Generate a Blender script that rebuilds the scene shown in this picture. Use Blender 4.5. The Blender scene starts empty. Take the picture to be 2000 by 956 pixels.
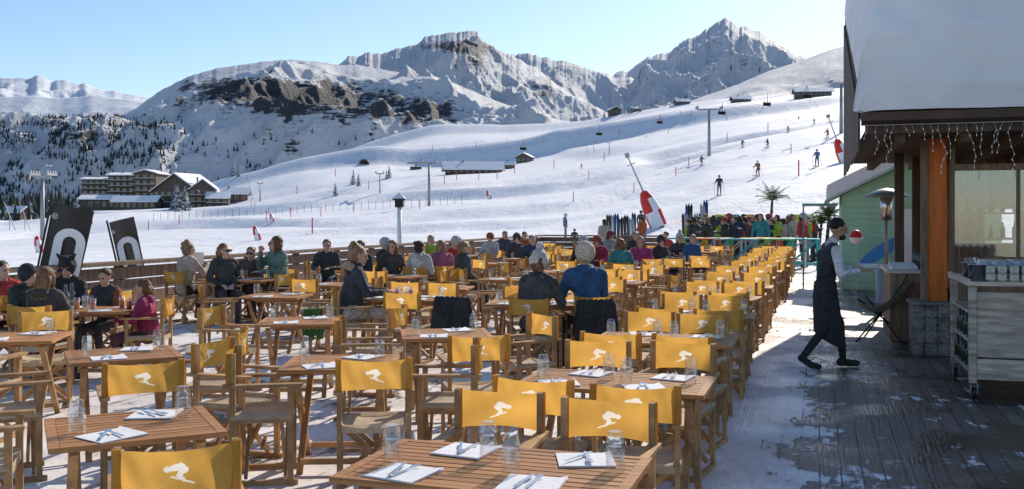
import bpy, math, random, numpy as np
from mathutils import Vector, Matrix
random.seed(7); rng=np.random.default_rng(7)
S=bpy.context.scene; COL=S.collection
F=1900.;H=1.8;HY=425.
TH=math.radians(17.5); sT,cT=math.sin(TH),math.cos(TH)
R=random.uniform
def G(px,py,z=0.):
    Y=F*(H-z)/(py-HY); return Vector(((px-1000)/F*Y,Y,z))
def AT(px,Y,z=0.): return Vector(((px-1000)/F*Y,Y,z))
def CL(c,l,z=0.): return Vector((c*cT+l*sT,-c*sT+l*cT,z))
# ---------------- materials
class NT:
    def __init__(s,name):
        s.m=bpy.data.materials.new(name); s.m.use_nodes=True; s.t=s.m.node_tree; s.b=s.t.nodes['Principled BSDF']; s.out=s.t.nodes['Material Output']
    def n(s,ty,ins={},**kw):
        x=s.t.nodes.new('ShaderNode'+ty)
        for k,v in kw.items(): setattr(x,k,v)
        for k,v in ins.items():
            if isinstance(v,bpy.types.NodeSocket): s.t.links.new(v,x.inputs[k])
            else: x.inputs[k].default_value=v
        return x
    def l(s,a,b): s.t.links.new(a,b)
    def math(s,op,a,b=0.,c=None,clamp=False):
        d={0:a,1:b}
        if c is not None: d[2]=c
        return s.n('Math',d,operation=op,use_clamp=clamp).outputs[0]
    def mix(s,f,a,b):
        return s.n('Mix',{0:f,6:a,7:b},data_type='RGBA').outputs[2]
    def ramp(s,f,a,b): return s.n('MapRange',{0:f,1:a,2:b},interpolation_type='SMOOTHSTEP').outputs[0]
def c4(c): return (c[0],c[1],c[2],1)
def mul(c,k): return c4([min(1,x*k) for x in c])
MC={}
def mat(name,col,rough=.6,var=.2,scale=6,bump=.15,metal=0,tl=0,st=(1,1,1),col2=None,spec=.4,bd=.01):
    if name in MC: return MC[name]
    q=NT(name); tc=q.n('TexCoord'); oi=q.n('ObjectInfo')
    off=q.math('MULTIPLY',oi.outputs['Random'],37.)
    mp=q.n('Mapping',{0:tc.outputs['Object'],3:st}); q.l(off,mp.inputs[1])
    no=q.n('TexNoise',{0:mp.outputs[0],'Scale':scale,'Detail':5.})
    f=q.ramp(no.outputs[0],.3,.7)
    c2=col2 if col2 else [x*(1-var) for x in col]
    base=q.mix(f,c4(c2),mul(col,1+var*.4))
    hv=q.n('HueSaturation',{'Value':q.math('MULTIPLY_ADD',oi.outputs['Random'],.3*min(1,var*3),1-.15*min(1,var*3)),'Color':base}).outputs[0]
    q.l(hv,q.b.inputs['Base Color']); q.b.inputs['Roughness'].default_value=rough
    q.b.inputs['Metallic'].default_value=metal; q.b.inputs['Specular IOR Level'].default_value=spec
    if bump:
        n2=q.n('TexNoise',{0:mp.outputs[0],'Scale':scale*4,'Detail':4.})
        q.l(q.n('Bump',{'Height':n2.outputs[0],'Strength':bump*3,'Distance':bd}).outputs[0],q.b.inputs['Normal'])
    if tl:
        tr=q.n('BsdfTranslucent',{0:hv}); ms=q.n('MixShader',{0:tl,1:q.b.outputs[0],2:tr.outputs[0]}); q.l(ms.outputs[0],q.out.inputs[0])
    MC[name]=q.m; return q.m
def glassmat(name,tint=(.96,.975,.985),a=.05,k=.4):
    q=NT(name); tr=q.n('BsdfTransparent',{0:c4(tint)}); gl=q.n('BsdfGlossy',{0:(1,1,1,1),'Roughness':.03})
    fr=q.n('LayerWeight',{0:.3}); fac=q.math('MULTIPLY_ADD',fr.outputs['Facing'],k,a,clamp=True)
    q.l(q.n('MixShader',{0:fac,1:tr.outputs[0],2:gl.outputs[0]}).outputs[0],q.out.inputs[0]); return q.m
# ---------------- mesh builder
class MB:
    def __init__(s): s.v=[];s.f=[];s.m=[]
    def add(s,vs,fs,m=0):
        o=len(s.v); s.v+= [tuple(x) for x in vs]; s.f+=[tuple(i+o for i in f) for f in fs]; s.m+=[m]*len(fs); return s
    def box(s,x0,x1,y0,y1,z0,z1,m=0):
        return s.add([(x0,y0,z0),(x1,y0,z0),(x1,y1,z0),(x0,y1,z0),(x0,y0,z1),(x1,y0,z1),(x1,y1,z1),(x0,y1,z1)],
          [(0,3,2,1),(4,5,6,7),(0,1,5,4),(1,2,6,5),(2,3,7,6),(3,0,4,7)],m)
    def bar(s,p,q,w,h,m=0,up=(0,0,1)):
        p=Vector(p);q=Vector(q);d=(q-p).normalized();u=Vector(up)
        if abs(d.dot(u))>.98:u=Vector((0,1,0))
        a=d.cross(u).normalized()*w/2;b=a.cross(d).normalized()*h/2
        vs=[p-a-b,p+a-b,p+a+b,p-a+b,q-a-b,q+a-b,q+a+b,q-a+b]
        return s.add(vs,[(0,3,2,1),(4,5,6,7),(0,1,5,4),(1,2,6,5),(2,3,7,6),(3,0,4,7)],m)
    def cyl(s,p,q,r0,r1=None,n=8,m=0):
        r1=r0 if r1 is None else r1
        p=Vector(p);q=Vector(q);d=(q-p).normalized();u=Vector((0,0,1)) if abs(d.z)<.9 else Vector((1,0,0))
        a=d.cross(u).normalized();b=d.cross(a)
        vs=[c+(a*math.cos(t)+b*math.sin(t))*r for c,r in((p,r0),(q,r1)) for t in[2*math.pi*i/n for i in range(n)]]
        fs=[(i,(i+1)%n,n+(i+1)%n,n+i) for i in range(n)]+[tuple(range(n))[::-1],tuple(range(n,2*n))]
        return s.add(vs,fs,m)
    def cap(s,p,q,r0,r1,n=10,m=0,k=3):
        p=Vector(p);q=Vector(q);d=(q-p)
        d=d.normalized() if d.length>1e-5 else Vector((0,0,1))
        u=Vector((0,0,1)) if abs(d.z)<.9 else Vector((1,0,0)); a=d.cross(u).normalized();b=d.cross(a)
        rings=[(p+d*r0*math.sin(t),r0*math.cos(t)) for t in[-math.pi/2*(1-i/k) for i in range(1,k+1)]]+[(q+d*r1*math.sin(t),r1*math.cos(t)) for t in[math.pi/2*i/k for i in range(0,k)]]
        vs=[p-d*r0]+[c+(a*math.cos(2*math.pi*i/n)+b*math.sin(2*math.pi*i/n))*r for c,r in rings for i in range(n)]+[q+d*r1]
        fs=[(0,1+(i+1)%n,1+i) for i in range(n)];R_=len(rings)
        for j in range(R_-1): fs+=[(1+j*n+i,1+j*n+(i+1)%n,1+(j+1)*n+(i+1)%n,1+(j+1)*n+i) for i in range(n)]
        L=len(vs)-1; fs+=[(1+(R_-1)*n+i,1+(R_-1)*n+(i+1)%n,L) for i in range(n)]
        return s.add(vs,fs,m)
    def ell(s,c,r,n=14,m=0,M=None):
        t=MB().cap((0,0,0),(0,0,0),1,1,n,0,5); c=Vector(c)
        vs=[Vector((v[0]*r[0],v[1]*r[1],v[2]*r[2])) for v in t.v]
        if M: vs=[M@v for v in vs]
        return s.add([v+c for v in vs],t.f,m)
    def lathe(s,pr,n=12,c=(0,0,0),m=0):
        vs=[(c[0]+r*math.cos(2*math.pi*i/n),c[1]+r*math.sin(2*math.pi*i/n),c[2]+z) for r,z in pr for i in range(n)]
        return s.add(vs,[(j*n+i,j*n+(i+1)%n,(j+1)*n+(i+1)%n,(j+1)*n+i) for j in range(len(pr)-1) for i in range(n)],m)
    def prism(s,pts,vec,m=0):
        n=len(pts);v=Vector(vec);vs=[Vector(p) for p in pts]+[Vector(p)+v for p in pts]
        return s.add(vs,[tuple(range(n))[::-1],tuple(range(n,2*n))]+[(i,(i+1)%n,n+(i+1)%n,n+i) for i in range(n)],m)
    def merge(s,o,M=None,mo=0):
        vs=[(M@Vector(v)) if M else v for v in o.v]; k=len(s.v); s.v+=[tuple(v) for v in vs]; s.f+=[tuple(i+k for i in f) for f in o.f]; s.m+=[x+mo for x in o.m]; return s
    def mesh(s,name,mats,smooth=False):
        me=bpy.data.meshes.new(name); me.from_pydata(s.v,[],s.f)
        for m in mats: me.materials.append(m)
        me.polygons.foreach_set('material_index',s.m)
        if smooth: me.polygons.foreach_set('use_smooth',[True]*len(s.f))
        me.update(); return me
def ob(name,me,loc=(0,0,0),rz=0,parent=None,link=True):
    o=bpy.data.objects.new(name,me); o.location=loc; o.rotation_euler=(0,0,rz)
    if parent: o.parent=parent
    if link: COL.objects.link(o)
    return o
def tag(o,label,cat,group=None):
    o['label']=label;o['category']=cat
    if group:o['group']=group
    return o
def inst(root,loc,rz=0,sc=1,label=None,cat=None,group=None):
    n=root.copy(); n.location=loc; n.rotation_euler=(0,0,rz); n.scale=(sc,)*3; COL.objects.link(n)
    if cat: tag(n,label,cat,group)
    for ch in root.children:
        c=ch.copy(); c.parent=n; COL.objects.link(c)
        for g in ch.children:
            d=g.copy(); d.parent=c; COL.objects.link(d)
    return n
TEMPL=[]
def templ(name,me,parts=()):
    r=bpy.data.objects.new(name,me);TEMPL.append(r)
    for p in parts:
        c=bpy.data.objects.new(p[0],p[1]);c.parent=r;TEMPL.append(c)
        if len(p)>2:c.location=p[2]
    return r
# ---------------- noise
def hsh(x,y,s):
    n=np.sin(x*127.1+y*311.7+s*74.7)*43758.5453; return n-np.floor(n)
def vn(x,y,s=0):
    xi=np.floor(x);yi=np.floor(y);u=x-xi;v=y-yi;u=u*u*(3-2*u);v=v*v*(3-2*v)
    return (hsh(xi,yi,s)*(1-u)+hsh(xi+1,yi,s)*u)*(1-v)+(hsh(xi,yi+1,s)*(1-u)+hsh(xi+1,yi+1,s)*u)*v
def fbm(x,y,o=5,s=0,ridge=False):
    t=0;a=.5;w=0
    for i in range(o):
        n=vn(x,y,s+i*13)
        if ridge:n=(1-abs(2*n-1))**1.5
        t=t+a*n;w+=a;a*=.5;x,y=x*1.9+y*.6+3.1,y*1.9-x*.6+7.7
    return t/w
def sst(x,a,b):
    t=np.clip((x-a)/(b-a),0,1); return t*t*(3-2*t)
def gridmesh(name,X,Y,Z,mats,attr=None):
    nr,nc=X.shape; v=np.stack([X,Y,Z],-1).reshape(-1,3)
    i=np.arange(nr*nc).reshape(nr,nc); q=np.stack([i[:-1,:-1],i[:-1,1:],i[1:,1:],i[1:,:-1]],-1).reshape(-1,4)
    me=bpy.data.meshes.new(name); me.vertices.add(len(v)); me.vertices.foreach_set('co',v.ravel())
    me.loops.add(q.size); me.loops.foreach_set('vertex_index',q.ravel().astype(np.int32))
    me.polygons.add(len(q)); me.polygons.foreach_set('loop_start',np.arange(0,q.size,4,dtype=np.int32)); me.polygons.foreach_set('loop_total',np.full(len(q),4,dtype=np.int32))
    me.update(calc_edges=True); me.polygons.foreach_set('use_smooth',[True]*len(q))
    for m in mats: me.materials.append(m)
    if attr is not None:
        a=me.attributes.new('rock','FLOAT','POINT'); a.data.foreach_set('value',attr.ravel().astype(np.float32))
    return me
# ---------------- snow terrain
KN=np.array([-900,0,150,300,420,500,600,740,860,1000,1150,1300,1400,1500,1660,2000,2900.])
T={75:[492,490,488,484,481,478,473,468,462,460,455,432,405,395,380,350,330],
90:[480,475,470,464,460,457,452,446,440,436,425,398,372,355,330,300,290],
150:[462,455,447,438,433,429,423,415,409,401,388,358,335,315,285,255,240],
300:[440,428,418,410,405,400,388,375,365,353,335,306,284,266,240,205,190],
480:[440,425,412,407,404,396,375,355,345,332,312,283,261,243,218,188,172],
500:[440,425,412,407,400,386,364,345,337,326,308,279,257,239,214,185,170],
560:[440,427,413,407,398,380,350,338,333,323,302,272,252,233,210,182,167],
705:[450,435,418,408,378,356,334,325,322,303,284,256,240,225,206,180,162],
730:[455,440,425,412,352,335,304,284,276,259,240,219,206,199,188,166,148],
775:[455,442,428,414,360,345,312,294,288,272,252,231,216,207,194,171,152],
960:[460,450,435,420,372,352,322,290,262,256,245,216,203,195,180,158,137],
1000:[460,450,435,420,372,352,322,268,238,237,231,206,193,185,172,150,130]}
rowsY=[-20,60.]+sorted(T)+[1120,1500,12000]
TZ=[]
for y in rowsY:
    if y<=60: TZ.append(np.full(len(KN),-.5))
    elif y in T: TZ.append(H+(HY-np.array(T[y],float))/F*y)
    elif y==1120: TZ.append(TZ[-1]-12)
    else: TZ.append(np.full(len(KN),-110.))
TZ=np.array(TZ)
NR,NCc=620,520
def f2(y): return np.log(np.asarray(y)+40.)
RY=np.exp(np.linspace(f2(-20),f2(1500),NR-1))-40; RY=np.append(RY,12000.)
U=np.linspace(-1.05,1.05,NCc)
YY,UU=np.meshgrid(RY,U,indexing='ij'); XX=UU*(YY+25)
PX=np.where(YY>40,1000+F*XX/np.maximum(YY,40),1000)
fr=np.interp(f2(YY),f2(np.array(rowsY)),np.arange(len(rowsY))); i0=np.clip(fr.astype(int),0,len(rowsY)-2); t=fr-i0
def colint(i,px):
    k=np.clip(np.searchsorted(KN,px)-1,0,len(KN)-2); w=np.clip((px-KN[k])/(KN[k+1]-KN[k]),0,1); return TZ[i,k]*(1-w)+TZ[i,k+1]*w
ZZ=colint(i0,PX)*(1-t)+colint(i0+1,PX)*t
ZS=ZZ.copy()
for _ in range(2):
    ZS[1:-1]=(ZS[:-2]+2*ZS[1:-1]+ZS[2:])/4
for _ in range(10):
    ZS[:,1:-1]=(ZS[:,:-2]+2*ZS[:,1:-1]+ZS[:,2:])/4
on=np.clip((YY-64)/40,0,1)
amp=on*np.clip(YY*.006,.15,4.5)
ZS+=amp*(fbm(XX/(10+YY*.10),YY/(10+YY*.10),6,3)-.5)*1.3
ph=YY/(26+YY*.11)+2.2*fbm(XX/(30+YY*.22),YY/(40+YY*.2),3,19); f_=ph-np.floor(ph)
msk=sst(fbm(XX/(25+YY*.16),YY/(30+YY*.12),3,29),.40,.58)
ZS+=on*np.clip(YY*.014,.5,5.5)*msk*(sst(f_,.80,1)-f_)*np.clip((1100-YY)/200,0,1)
ZZ=ZS
def gz(X,Y):
    r=np.interp(f2(Y),f2(RY),np.arange(NR)); c=(X/(Y+25)+1.05)/2.1*(NCc-1)
    i=int(min(max(r,0),NR-2));j=int(min(max(c,0),NCc-2));a=r-i;b=c-j
    return float((ZZ[i,j]*(1-b)+ZZ[i,j+1]*b)*(1-a)+(ZZ[i+1,j]*(1-b)+ZZ[i+1,j+1]*b)*a)
def SL(px,py,y0=66,y1=1100):
    Y=y0
    while Y<y1:
        X=(px-1000)/F*Y; z=gz(X,Y)
        if HY-(z-H)*F/Y<=py: return Vector((X,Y,z))
        Y*=1.01
    Y=min(Y,1000); X=(px-1000)/F*Y; return Vector((X,Y,gz(X,Y)))
def snowmat(name,sc=.15,bd=.25,tint=(.88,.90,.94),rockc=(.10,.09,.085),rs=.02,hasrock=True,w3=3.2,w4=2.4,an=.45):
    q=NT(name); tc=q.n('TexCoord'); co=tc.outputs['Object']
    n1=q.n('TexNoise',{0:co,'Scale':sc,'Detail':8.,'Roughness':.62}); n2=q.n('TexNoise',{0:co,'Scale':sc*14,'Detail':5.})
    snow=q.mix(q.ramp(n1.outputs[0],.3,.75),mul(tint,.86),mul(tint,1.)); base=snow
    h=q.math('ADD',n1.outputs[0],q.math('MULTIPLY',n2.outputs[0],.12))
    if hasrock:
        at=q.n('Attribute',attribute_name='rock'); m=q.n('Mapping',{0:co,3:(1,1,an)})
        n3=q.n('TexNoise',{0:m.outputs[0],'Scale':rs,'Detail':14.,'Roughness':.78,'Distortion':.4})
        m5=q.n('Mapping',{0:co,2:(.25,.2,0),3:(.5,.5,3.2)})
        n4=q.n('TexNoise',{0:m5.outputs[0],'Scale':rs*4,'Detail':9.,'Roughness':.78})
        s=q.math('ADD',at.outputs['Fac'],q.math('MULTIPLY_ADD',n3.outputs[0],w3,-w3/2)); s=q.math('ADD',s,q.math('MULTIPLY_ADD',n4.outputs[0],w4,-w4/2))
        rk=q.mix(n4.outputs[0],mul(rockc,.4),mul(rockc,1.9)); fac=q.ramp(s,.44,.62)
        base=q.mix(fac,snow,rk); h=q.math('ADD',q.math('MULTIPLY',h,.6),q.math('MULTIPLY',q.math('ADD',n3.outputs[0],q.math('MULTIPLY',n4.outputs[0],.6)),q.math('MULTIPLY_ADD',fac,1.6,.9)))
    else:
        m1=q.n('Mapping',{0:co,2:(0,0,.55),3:(.7,.03,.1)}); s1=q.n('TexNoise',{0:m1.outputs[0],'Scale':1.,'Detail':7.,'Roughness':.65})
        m2=q.n('Mapping',{0:co,2:(0,0,-.9),3:(.35,.02,.1)}); s2=q.n('TexNoise',{0:m2.outputs[0],'Scale':1.,'Detail':6.})
        tr=q.math('ADD',q.math('MULTIPLY',s1.outputs[0],.8),q.math('MULTIPLY',s2.outputs[0],.7)); pm=q.n('TexNoise',{0:co,'Scale':.02,'Detail':3.})
        h=q.math('ADD',h,q.math('MULTIPLY',tr,q.math('MULTIPLY',q.ramp(pm.outputs[0],.4,.65),.45)))
        base=q.mix(q.math('MULTIPLY',q.ramp(tr,.62,.95),.3),snow,(.68,.72,.82,1))
    q.l(base,q.b.inputs['Base Color']); q.b.inputs['Roughness'].default_value=.7; q.b.inputs['Specular IOR Level'].default_value=.2
    q.l(q.n('Bump',{'Height':h,'Strength':.8,'Distance':bd}).outputs[0],q.b.inputs['Normal']); return q.m
snowM=snowmat('piste_snow',sc=.22,bd=.5,hasrock=False)
o=ob('snow_ground',gridmesh('snow_ground',XX,YY,ZZ,[snowM]));o['kind']='structure'
# ---------------- mountains
def mountain(name,pts,Yc,Yf,zf,amp,nsc,seed,rockf,m,pw=1.,nu=420,nv=170,jag=3.,jf=.035):
    p=np.array(pts,float); px=np.linspace(p[0,0],p[-1,0],nu); cy=np.interp(px,p[:,0],p[:,1])
    cy=cy+(fbm(px*jf,px*0+seed,6,seed,True)-.5)*jag*2
    zc=H+(HY-cy)/F*Yc; v=np.concatenate([np.linspace(0,1,nv),np.array([1.03,1.1,1.25,1.5])])
    V,P=np.meshgrid(v,px,indexing='ij'); Y=Yf+(Yc-Yf)*V; X=(P-1000)/F*Y
    g=np.where(V<=1,np.clip(V,0,1)**pw,1-(V-1)*1.4); Z=zf+(zc[None,:]-zf)*g
    w=np.clip((1-V)*2.5,0.04,1)*np.clip(V*5,0,1); w=np.where(V>1,0.04,w)
    Z=Z+amp*(fbm(X/nsc,Y/nsc*.7,9,seed,True)-.5)*w*1.6
    yp=HY-(Z-H)*F/Y
    gy=np.gradient(Z,axis=0)/np.maximum(np.gradient(Y,axis=0),1e-3); gx=np.gradient(Z,axis=1)/np.gradient(X,axis=1)
    sl=np.sqrt(gx**2+gy**2); rock=rockf(P,yp,sl)
    o=ob(name,gridmesh(name,X,Y,Z,[m],rock)); o['kind']='structure'; return dict(X=X,Y=Y,Z=Z,P=P,yp=yp,V=V)
def blob(P,y,cx,cy,rx,ry): return np.exp(-((P-cx)/rx)**2-((y-cy)/ry)**2)
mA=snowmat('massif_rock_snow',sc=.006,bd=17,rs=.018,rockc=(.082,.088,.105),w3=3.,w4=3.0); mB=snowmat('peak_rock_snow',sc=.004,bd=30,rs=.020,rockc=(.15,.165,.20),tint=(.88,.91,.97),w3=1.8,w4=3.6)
mC=snowmat('far_range_snow',sc=.003,bd=20,rs=.006,rockc=(.26,.30,.38),tint=(.84,.89,.96))  # mountain colours turn paler and bluer with distance: haze put into the tints
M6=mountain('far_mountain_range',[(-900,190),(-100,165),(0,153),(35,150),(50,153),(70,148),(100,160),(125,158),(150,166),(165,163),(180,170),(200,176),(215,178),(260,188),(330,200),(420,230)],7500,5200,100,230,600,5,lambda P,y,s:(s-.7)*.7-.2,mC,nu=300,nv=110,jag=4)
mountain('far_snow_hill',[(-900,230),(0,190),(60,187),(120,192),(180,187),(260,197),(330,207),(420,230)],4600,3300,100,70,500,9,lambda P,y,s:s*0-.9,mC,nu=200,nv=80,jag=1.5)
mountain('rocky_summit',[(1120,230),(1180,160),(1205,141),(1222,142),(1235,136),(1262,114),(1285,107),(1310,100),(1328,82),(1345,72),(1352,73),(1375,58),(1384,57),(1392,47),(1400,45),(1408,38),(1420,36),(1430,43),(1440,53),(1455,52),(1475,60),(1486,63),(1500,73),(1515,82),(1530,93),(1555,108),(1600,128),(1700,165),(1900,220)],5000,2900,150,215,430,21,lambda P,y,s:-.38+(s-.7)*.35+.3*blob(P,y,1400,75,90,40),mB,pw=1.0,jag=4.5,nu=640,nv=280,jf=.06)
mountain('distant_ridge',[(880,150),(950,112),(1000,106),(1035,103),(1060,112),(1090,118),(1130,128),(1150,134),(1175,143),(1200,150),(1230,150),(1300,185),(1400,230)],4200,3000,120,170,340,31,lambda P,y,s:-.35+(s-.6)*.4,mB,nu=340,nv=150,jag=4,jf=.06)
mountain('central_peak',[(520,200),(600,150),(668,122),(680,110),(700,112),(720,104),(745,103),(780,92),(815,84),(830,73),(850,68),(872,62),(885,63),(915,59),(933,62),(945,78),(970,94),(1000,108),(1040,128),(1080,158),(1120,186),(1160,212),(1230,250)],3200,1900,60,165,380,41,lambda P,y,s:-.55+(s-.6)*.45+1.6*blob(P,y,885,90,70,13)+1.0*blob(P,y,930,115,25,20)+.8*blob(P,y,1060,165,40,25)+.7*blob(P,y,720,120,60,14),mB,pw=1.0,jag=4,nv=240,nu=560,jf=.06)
mountain('right_snow_hill',[(1300,215),(1380,187),(1440,165),(1500,140),(1560,121),(1620,98),(1660,88),(1800,66),(2000,55),(2900,60)],2100,1200,40,40,300,51,lambda P,y,s:s*0-1.8,mA,nu=240,nv=90,jag=1)
M1=mountain('cliff_massif',[(-900,250),(-200,235),(0,219),(60,224),(130,226),(215,229),(262,214),(300,186),(345,160),(385,144),(420,134),(470,126),(520,119),(560,117),(610,120),(650,127),(700,130),(760,140),(850,152),(930,182),(1000,208),(1080,232),(1200,262)],2500,1150,-80,150,330,61,
  lambda P,y,s:-.62+(s-.5)*.45+1.35*blob(P,y,600,192,240,42)+.8*blob(P,y,420,165,130,22)+.9*blob(P,y,830,225,90,26)+.35*blob(P,y,140,270,170,40),mA,pw=.95,jag=2,nu=700,nv=300)
# ---------------- woods (far-off, uncountable)
treeM=mat('far_conifer',(.024,.038,.038),.9,.5,.08,0)
q=NT('snowy_conifer'); ge=q.n('NewGeometry'); tcn=q.n('TexCoord'); sp=q.n('SeparateXYZ',{0:ge.outputs['Normal']})
nn=q.n('TexNoise',{0:tcn.outputs['Object'],'Scale':.9,'Detail':4.}); fa=q.ramp(q.math('ADD',sp.outputs[2],q.math('MULTIPLY_ADD',nn.outputs[0],1.6,-.8)),.42,.75)
q.l(q.mix(fa,(.02,.035,.027,1),(.72,.76,.82,1)),q.b.inputs['Base Color']); q.b.inputs['Roughness'].default_value=.85; snowtree=q.m
def wood(name,P,hs,m,tiers=3):
    V=[];Fc=[];
    for p,h in zip(P,hs):
        w=h*R(.13,.2)
        for k in range(tiers):
            z0=h*(.08+.26*k)*3/tiers; z1=h*(.5+.25*k)*3/tiers if k<tiers-1 else h; z1=min(z1,h); r=w*(1-.8*k/tiers); n=5; o=len(V); a0=R(0,6)
            for i in range(n):
                a=a0+i*6.283/n; rr=r*R(.6,1.3); V.append((p[0]+rr*math.cos(a),p[1]+rr*math.sin(a),p[2]+z0-R(0,.05)*h))
            V.append((p[0]+R(-.02,.02)*h,p[1],p[2]+z1)); Fc+=[(o+i,o+(i+1)%n,o+n) for i in range(n)]
    me=bpy.data.meshes.new(name); me.from_pydata(V,[],Fc); me.materials.append(m); o=ob(name,me);o['kind']='stuff'; return o
Pm=[];Hm=[];X1,Y1,Z1,P1,y1,V1=(M1[k] for k in('X','Y','Z','P','yp','V'))
cl=fbm(P1/28,y1/16,4,77)
dens=np.clip(2.4*np.clip((350-P1)/110,0,1)*np.clip((y1-224)/25,0,1)*1.6 + .4*np.clip((y1-232-(P1-300)*.06)/60,0,1)*np.clip((900-P1)/300,0,1),0,3.2)*np.clip((cl-.34)*5,0,1.4)*(V1<1)*(P1>-260)
wgt=(dens*Y1).ravel(); wgt/=wgt.sum()
for k in rng.choice(len(wgt),19000,p=wgt):
    i,j=divmod(int(k),X1.shape[1]); px=P1[i,j]
    Pm.append((X1[i,j]+R(-4,4),Y1[i,j]+R(-4,4),Z1[i,j]-1)); Hm.append(R(5,12.5))
wood('mountain_forest',Pm,Hm,treeM,2)
Pm=[];Hm=[]
for k in range(1800):
    px=R(-330,225) if k<1300 else R(-330,120); Y=R(560,1050) if k<1300 else R(400,600); X=(px-1000)/F*Y
    if px>130 and Y<640: continue
    Pm.append((X,Y,gz(X,Y)-1)); Hm.append(R(9,20)*(1 if Y>600 else .6))
wood('valley_forest',Pm,Hm,snowtree,4)
# ---------------- common materials
woodC=mat('teak_wood',(.52,.25,.10),.6,.4,3,.15,st=(.6,12,12),spec=.2)
chairW=mat('chair_wood',(.46,.27,.125),.6,.35,8,.1,spec=.25)
canvas=mat('golden_canvas',(.80,.45,.10),.85,.22,4,.4,tl=.46,bd=.02,spec=.1)
seatC=mat('beige_canvas',(.66,.53,.38),.85,.15,10,.2,tl=.3)
white=mat('white_print',(.95,.90,.78),.85,.04,10,.02,tl=.5)
paper=mat('white_napkin',(.88,.88,.9),.8,.05,10,.1,tl=.1)
steel=mat('steel',(.62,.63,.65),.25,.1,10,.02,metal=1)
darkmetal=mat('dark_metal',(.03,.03,.032),.45,.2,10,.05,metal=.6)
greymetal=mat('galvanised_metal',(.33,.34,.36),.5,.2,2,.05,metal=.4)
darkwood=mat('dark_wood',(.10,.06,.038),.65,.4,2.5,.25,st=(6,6,.6))
midwood=mat('weathered_wood',(.28,.175,.11),.7,.4,2.5,.25,st=(6,6,.8))
stone=mat('stone_masonry',(.30,.27,.24),.85,.6,5,.8,bd=.04)
roofsnow=mat('roof_snow',(.90,.90,.92),.7,.08,.8,.12,bd=.06)
redM=mat('red_vinyl',(.62,.03,.025),.5,.15,3,.1); whiteM=mat('white_vinyl',(.82,.82,.82),.5,.08,3,.1)
tumG=glassmat('tumbler_glass')
# ---------------- terrace deck
q=NT('terrace_planks'); tc=q.n('TexCoord'); sp=q.n('SeparateXYZ',{0:tc.outputs['Object']}); x=sp.outputs[0]; y=sp.outputs[1]
px_=q.math('DIVIDE',x,.145); idx=q.math('FLOOR',px_); fx=q.math('FRACT',px_)
cell=q.math('FLOOR',q.math('MULTIPLY_ADD',y,.3,q.math('MULTIPLY',idx,.37)))
wn=q.n('TexWhiteNoise',{'W':q.math('ADD',idx,q.math('MULTIPLY',cell,7.3))},noise_dimensions='1D').outputs[0]
gm=q.n('Mapping',{0:tc.outputs['Object'],3:(14,.7,1)}); gr=q.n('TexNoise',{0:gm.outputs[0],'Scale':3.,'Detail':6.}).outputs[0]
wet=q.n('TexNoise',{0:tc.outputs['Object'],'Scale':.9,'Detail':4.}).outputs[0]
wc=q.mix(gr,(.075,.058,.048,1),(.27,.21,.17,1)); wc=q.mix(q.math('MULTIPLY',wn,.75),wc,(.075,.06,.052,1))
wc=q.mix(q.math('MULTIPLY',q.ramp(wet,.56,.42),.8),wc,(.035,.028,.025,1))
gap=q.math('LESS_THAN',fx,.085); wc=q.mix(gap,wc,(.006,.005,.005,1))
big=q.n('TexNoise',{0:tc.outputs['Object'],'Scale':1.1,'Detail':9.,'Roughness':.7}).outputs[0]
sm=q.n('Mapping',{0:tc.outputs['Object'],3:(7,2.2,1)}); str_=q.n('TexNoise',{0:sm.outputs[0],'Scale':1.2,'Detail':5.}).outputs[0]
area=q.n('MapRange',{0:x,1:-.5,2:.25,3:.16,4:-.045}).outputs[0]
strip=q.math('MULTIPLY',q.ramp(q.math('ABSOLUTE',q.math('ADD',x,.5)),.5,.2),.12); area=q.math('ADD',area,strip)
s=q.math('ADD',q.math('ADD',big,q.math('MULTIPLY_ADD',str_,.5,-.25)),area)
s=q.math('SUBTRACT',s,q.math('MULTIPLY',gap,.06)); sf=q.ramp(s,.53,.60)
ice=q.mix(q.ramp(big,.35,.7),(.68,.61,.58,1),(.90,.90,.91,1))
ft=q.n('TexNoise',{0:tc.outputs['Object'],'Scale':9.,'Detail':6.,'Roughness':.7}).outputs[0]; ice=q.mix(q.math('MULTIPLY',q.ramp(ft,.48,.7),.4),ice,(.42,.35,.31,1))
col=q.mix(sf,wc,ice); q.l(col,q.b.inputs['Base Color']); q.b.inputs['Specular IOR Level'].default_value=.55
q.l(q.math('MULTIPLY_ADD',q.ramp(wet,.42,.56),.4,q.math('MULTIPLY_ADD',sf,.3,.12)),q.b.inputs['Roughness'])
hh=q.math('ADD',q.math('MULTIPLY',sf,1.),q.math('ADD',q.math('MULTIPLY',gap,-.4),q.math('MULTIPLY',q.math('ADD',q.math('ADD',gr,big),ft),.3)))
q.l(q.n('Bump',{'Height':hh,'Strength':.8,'Distance':.03}).outputs[0],q.b.inputs['Normal'])
deckM=q.m
o=ob('terrace_floor',MB().box(-11.7,15,-6,57,-.7,0).mesh('terrace_floor',[deckM,darkwood]),rz=-TH);o['kind']='structure'
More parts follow.
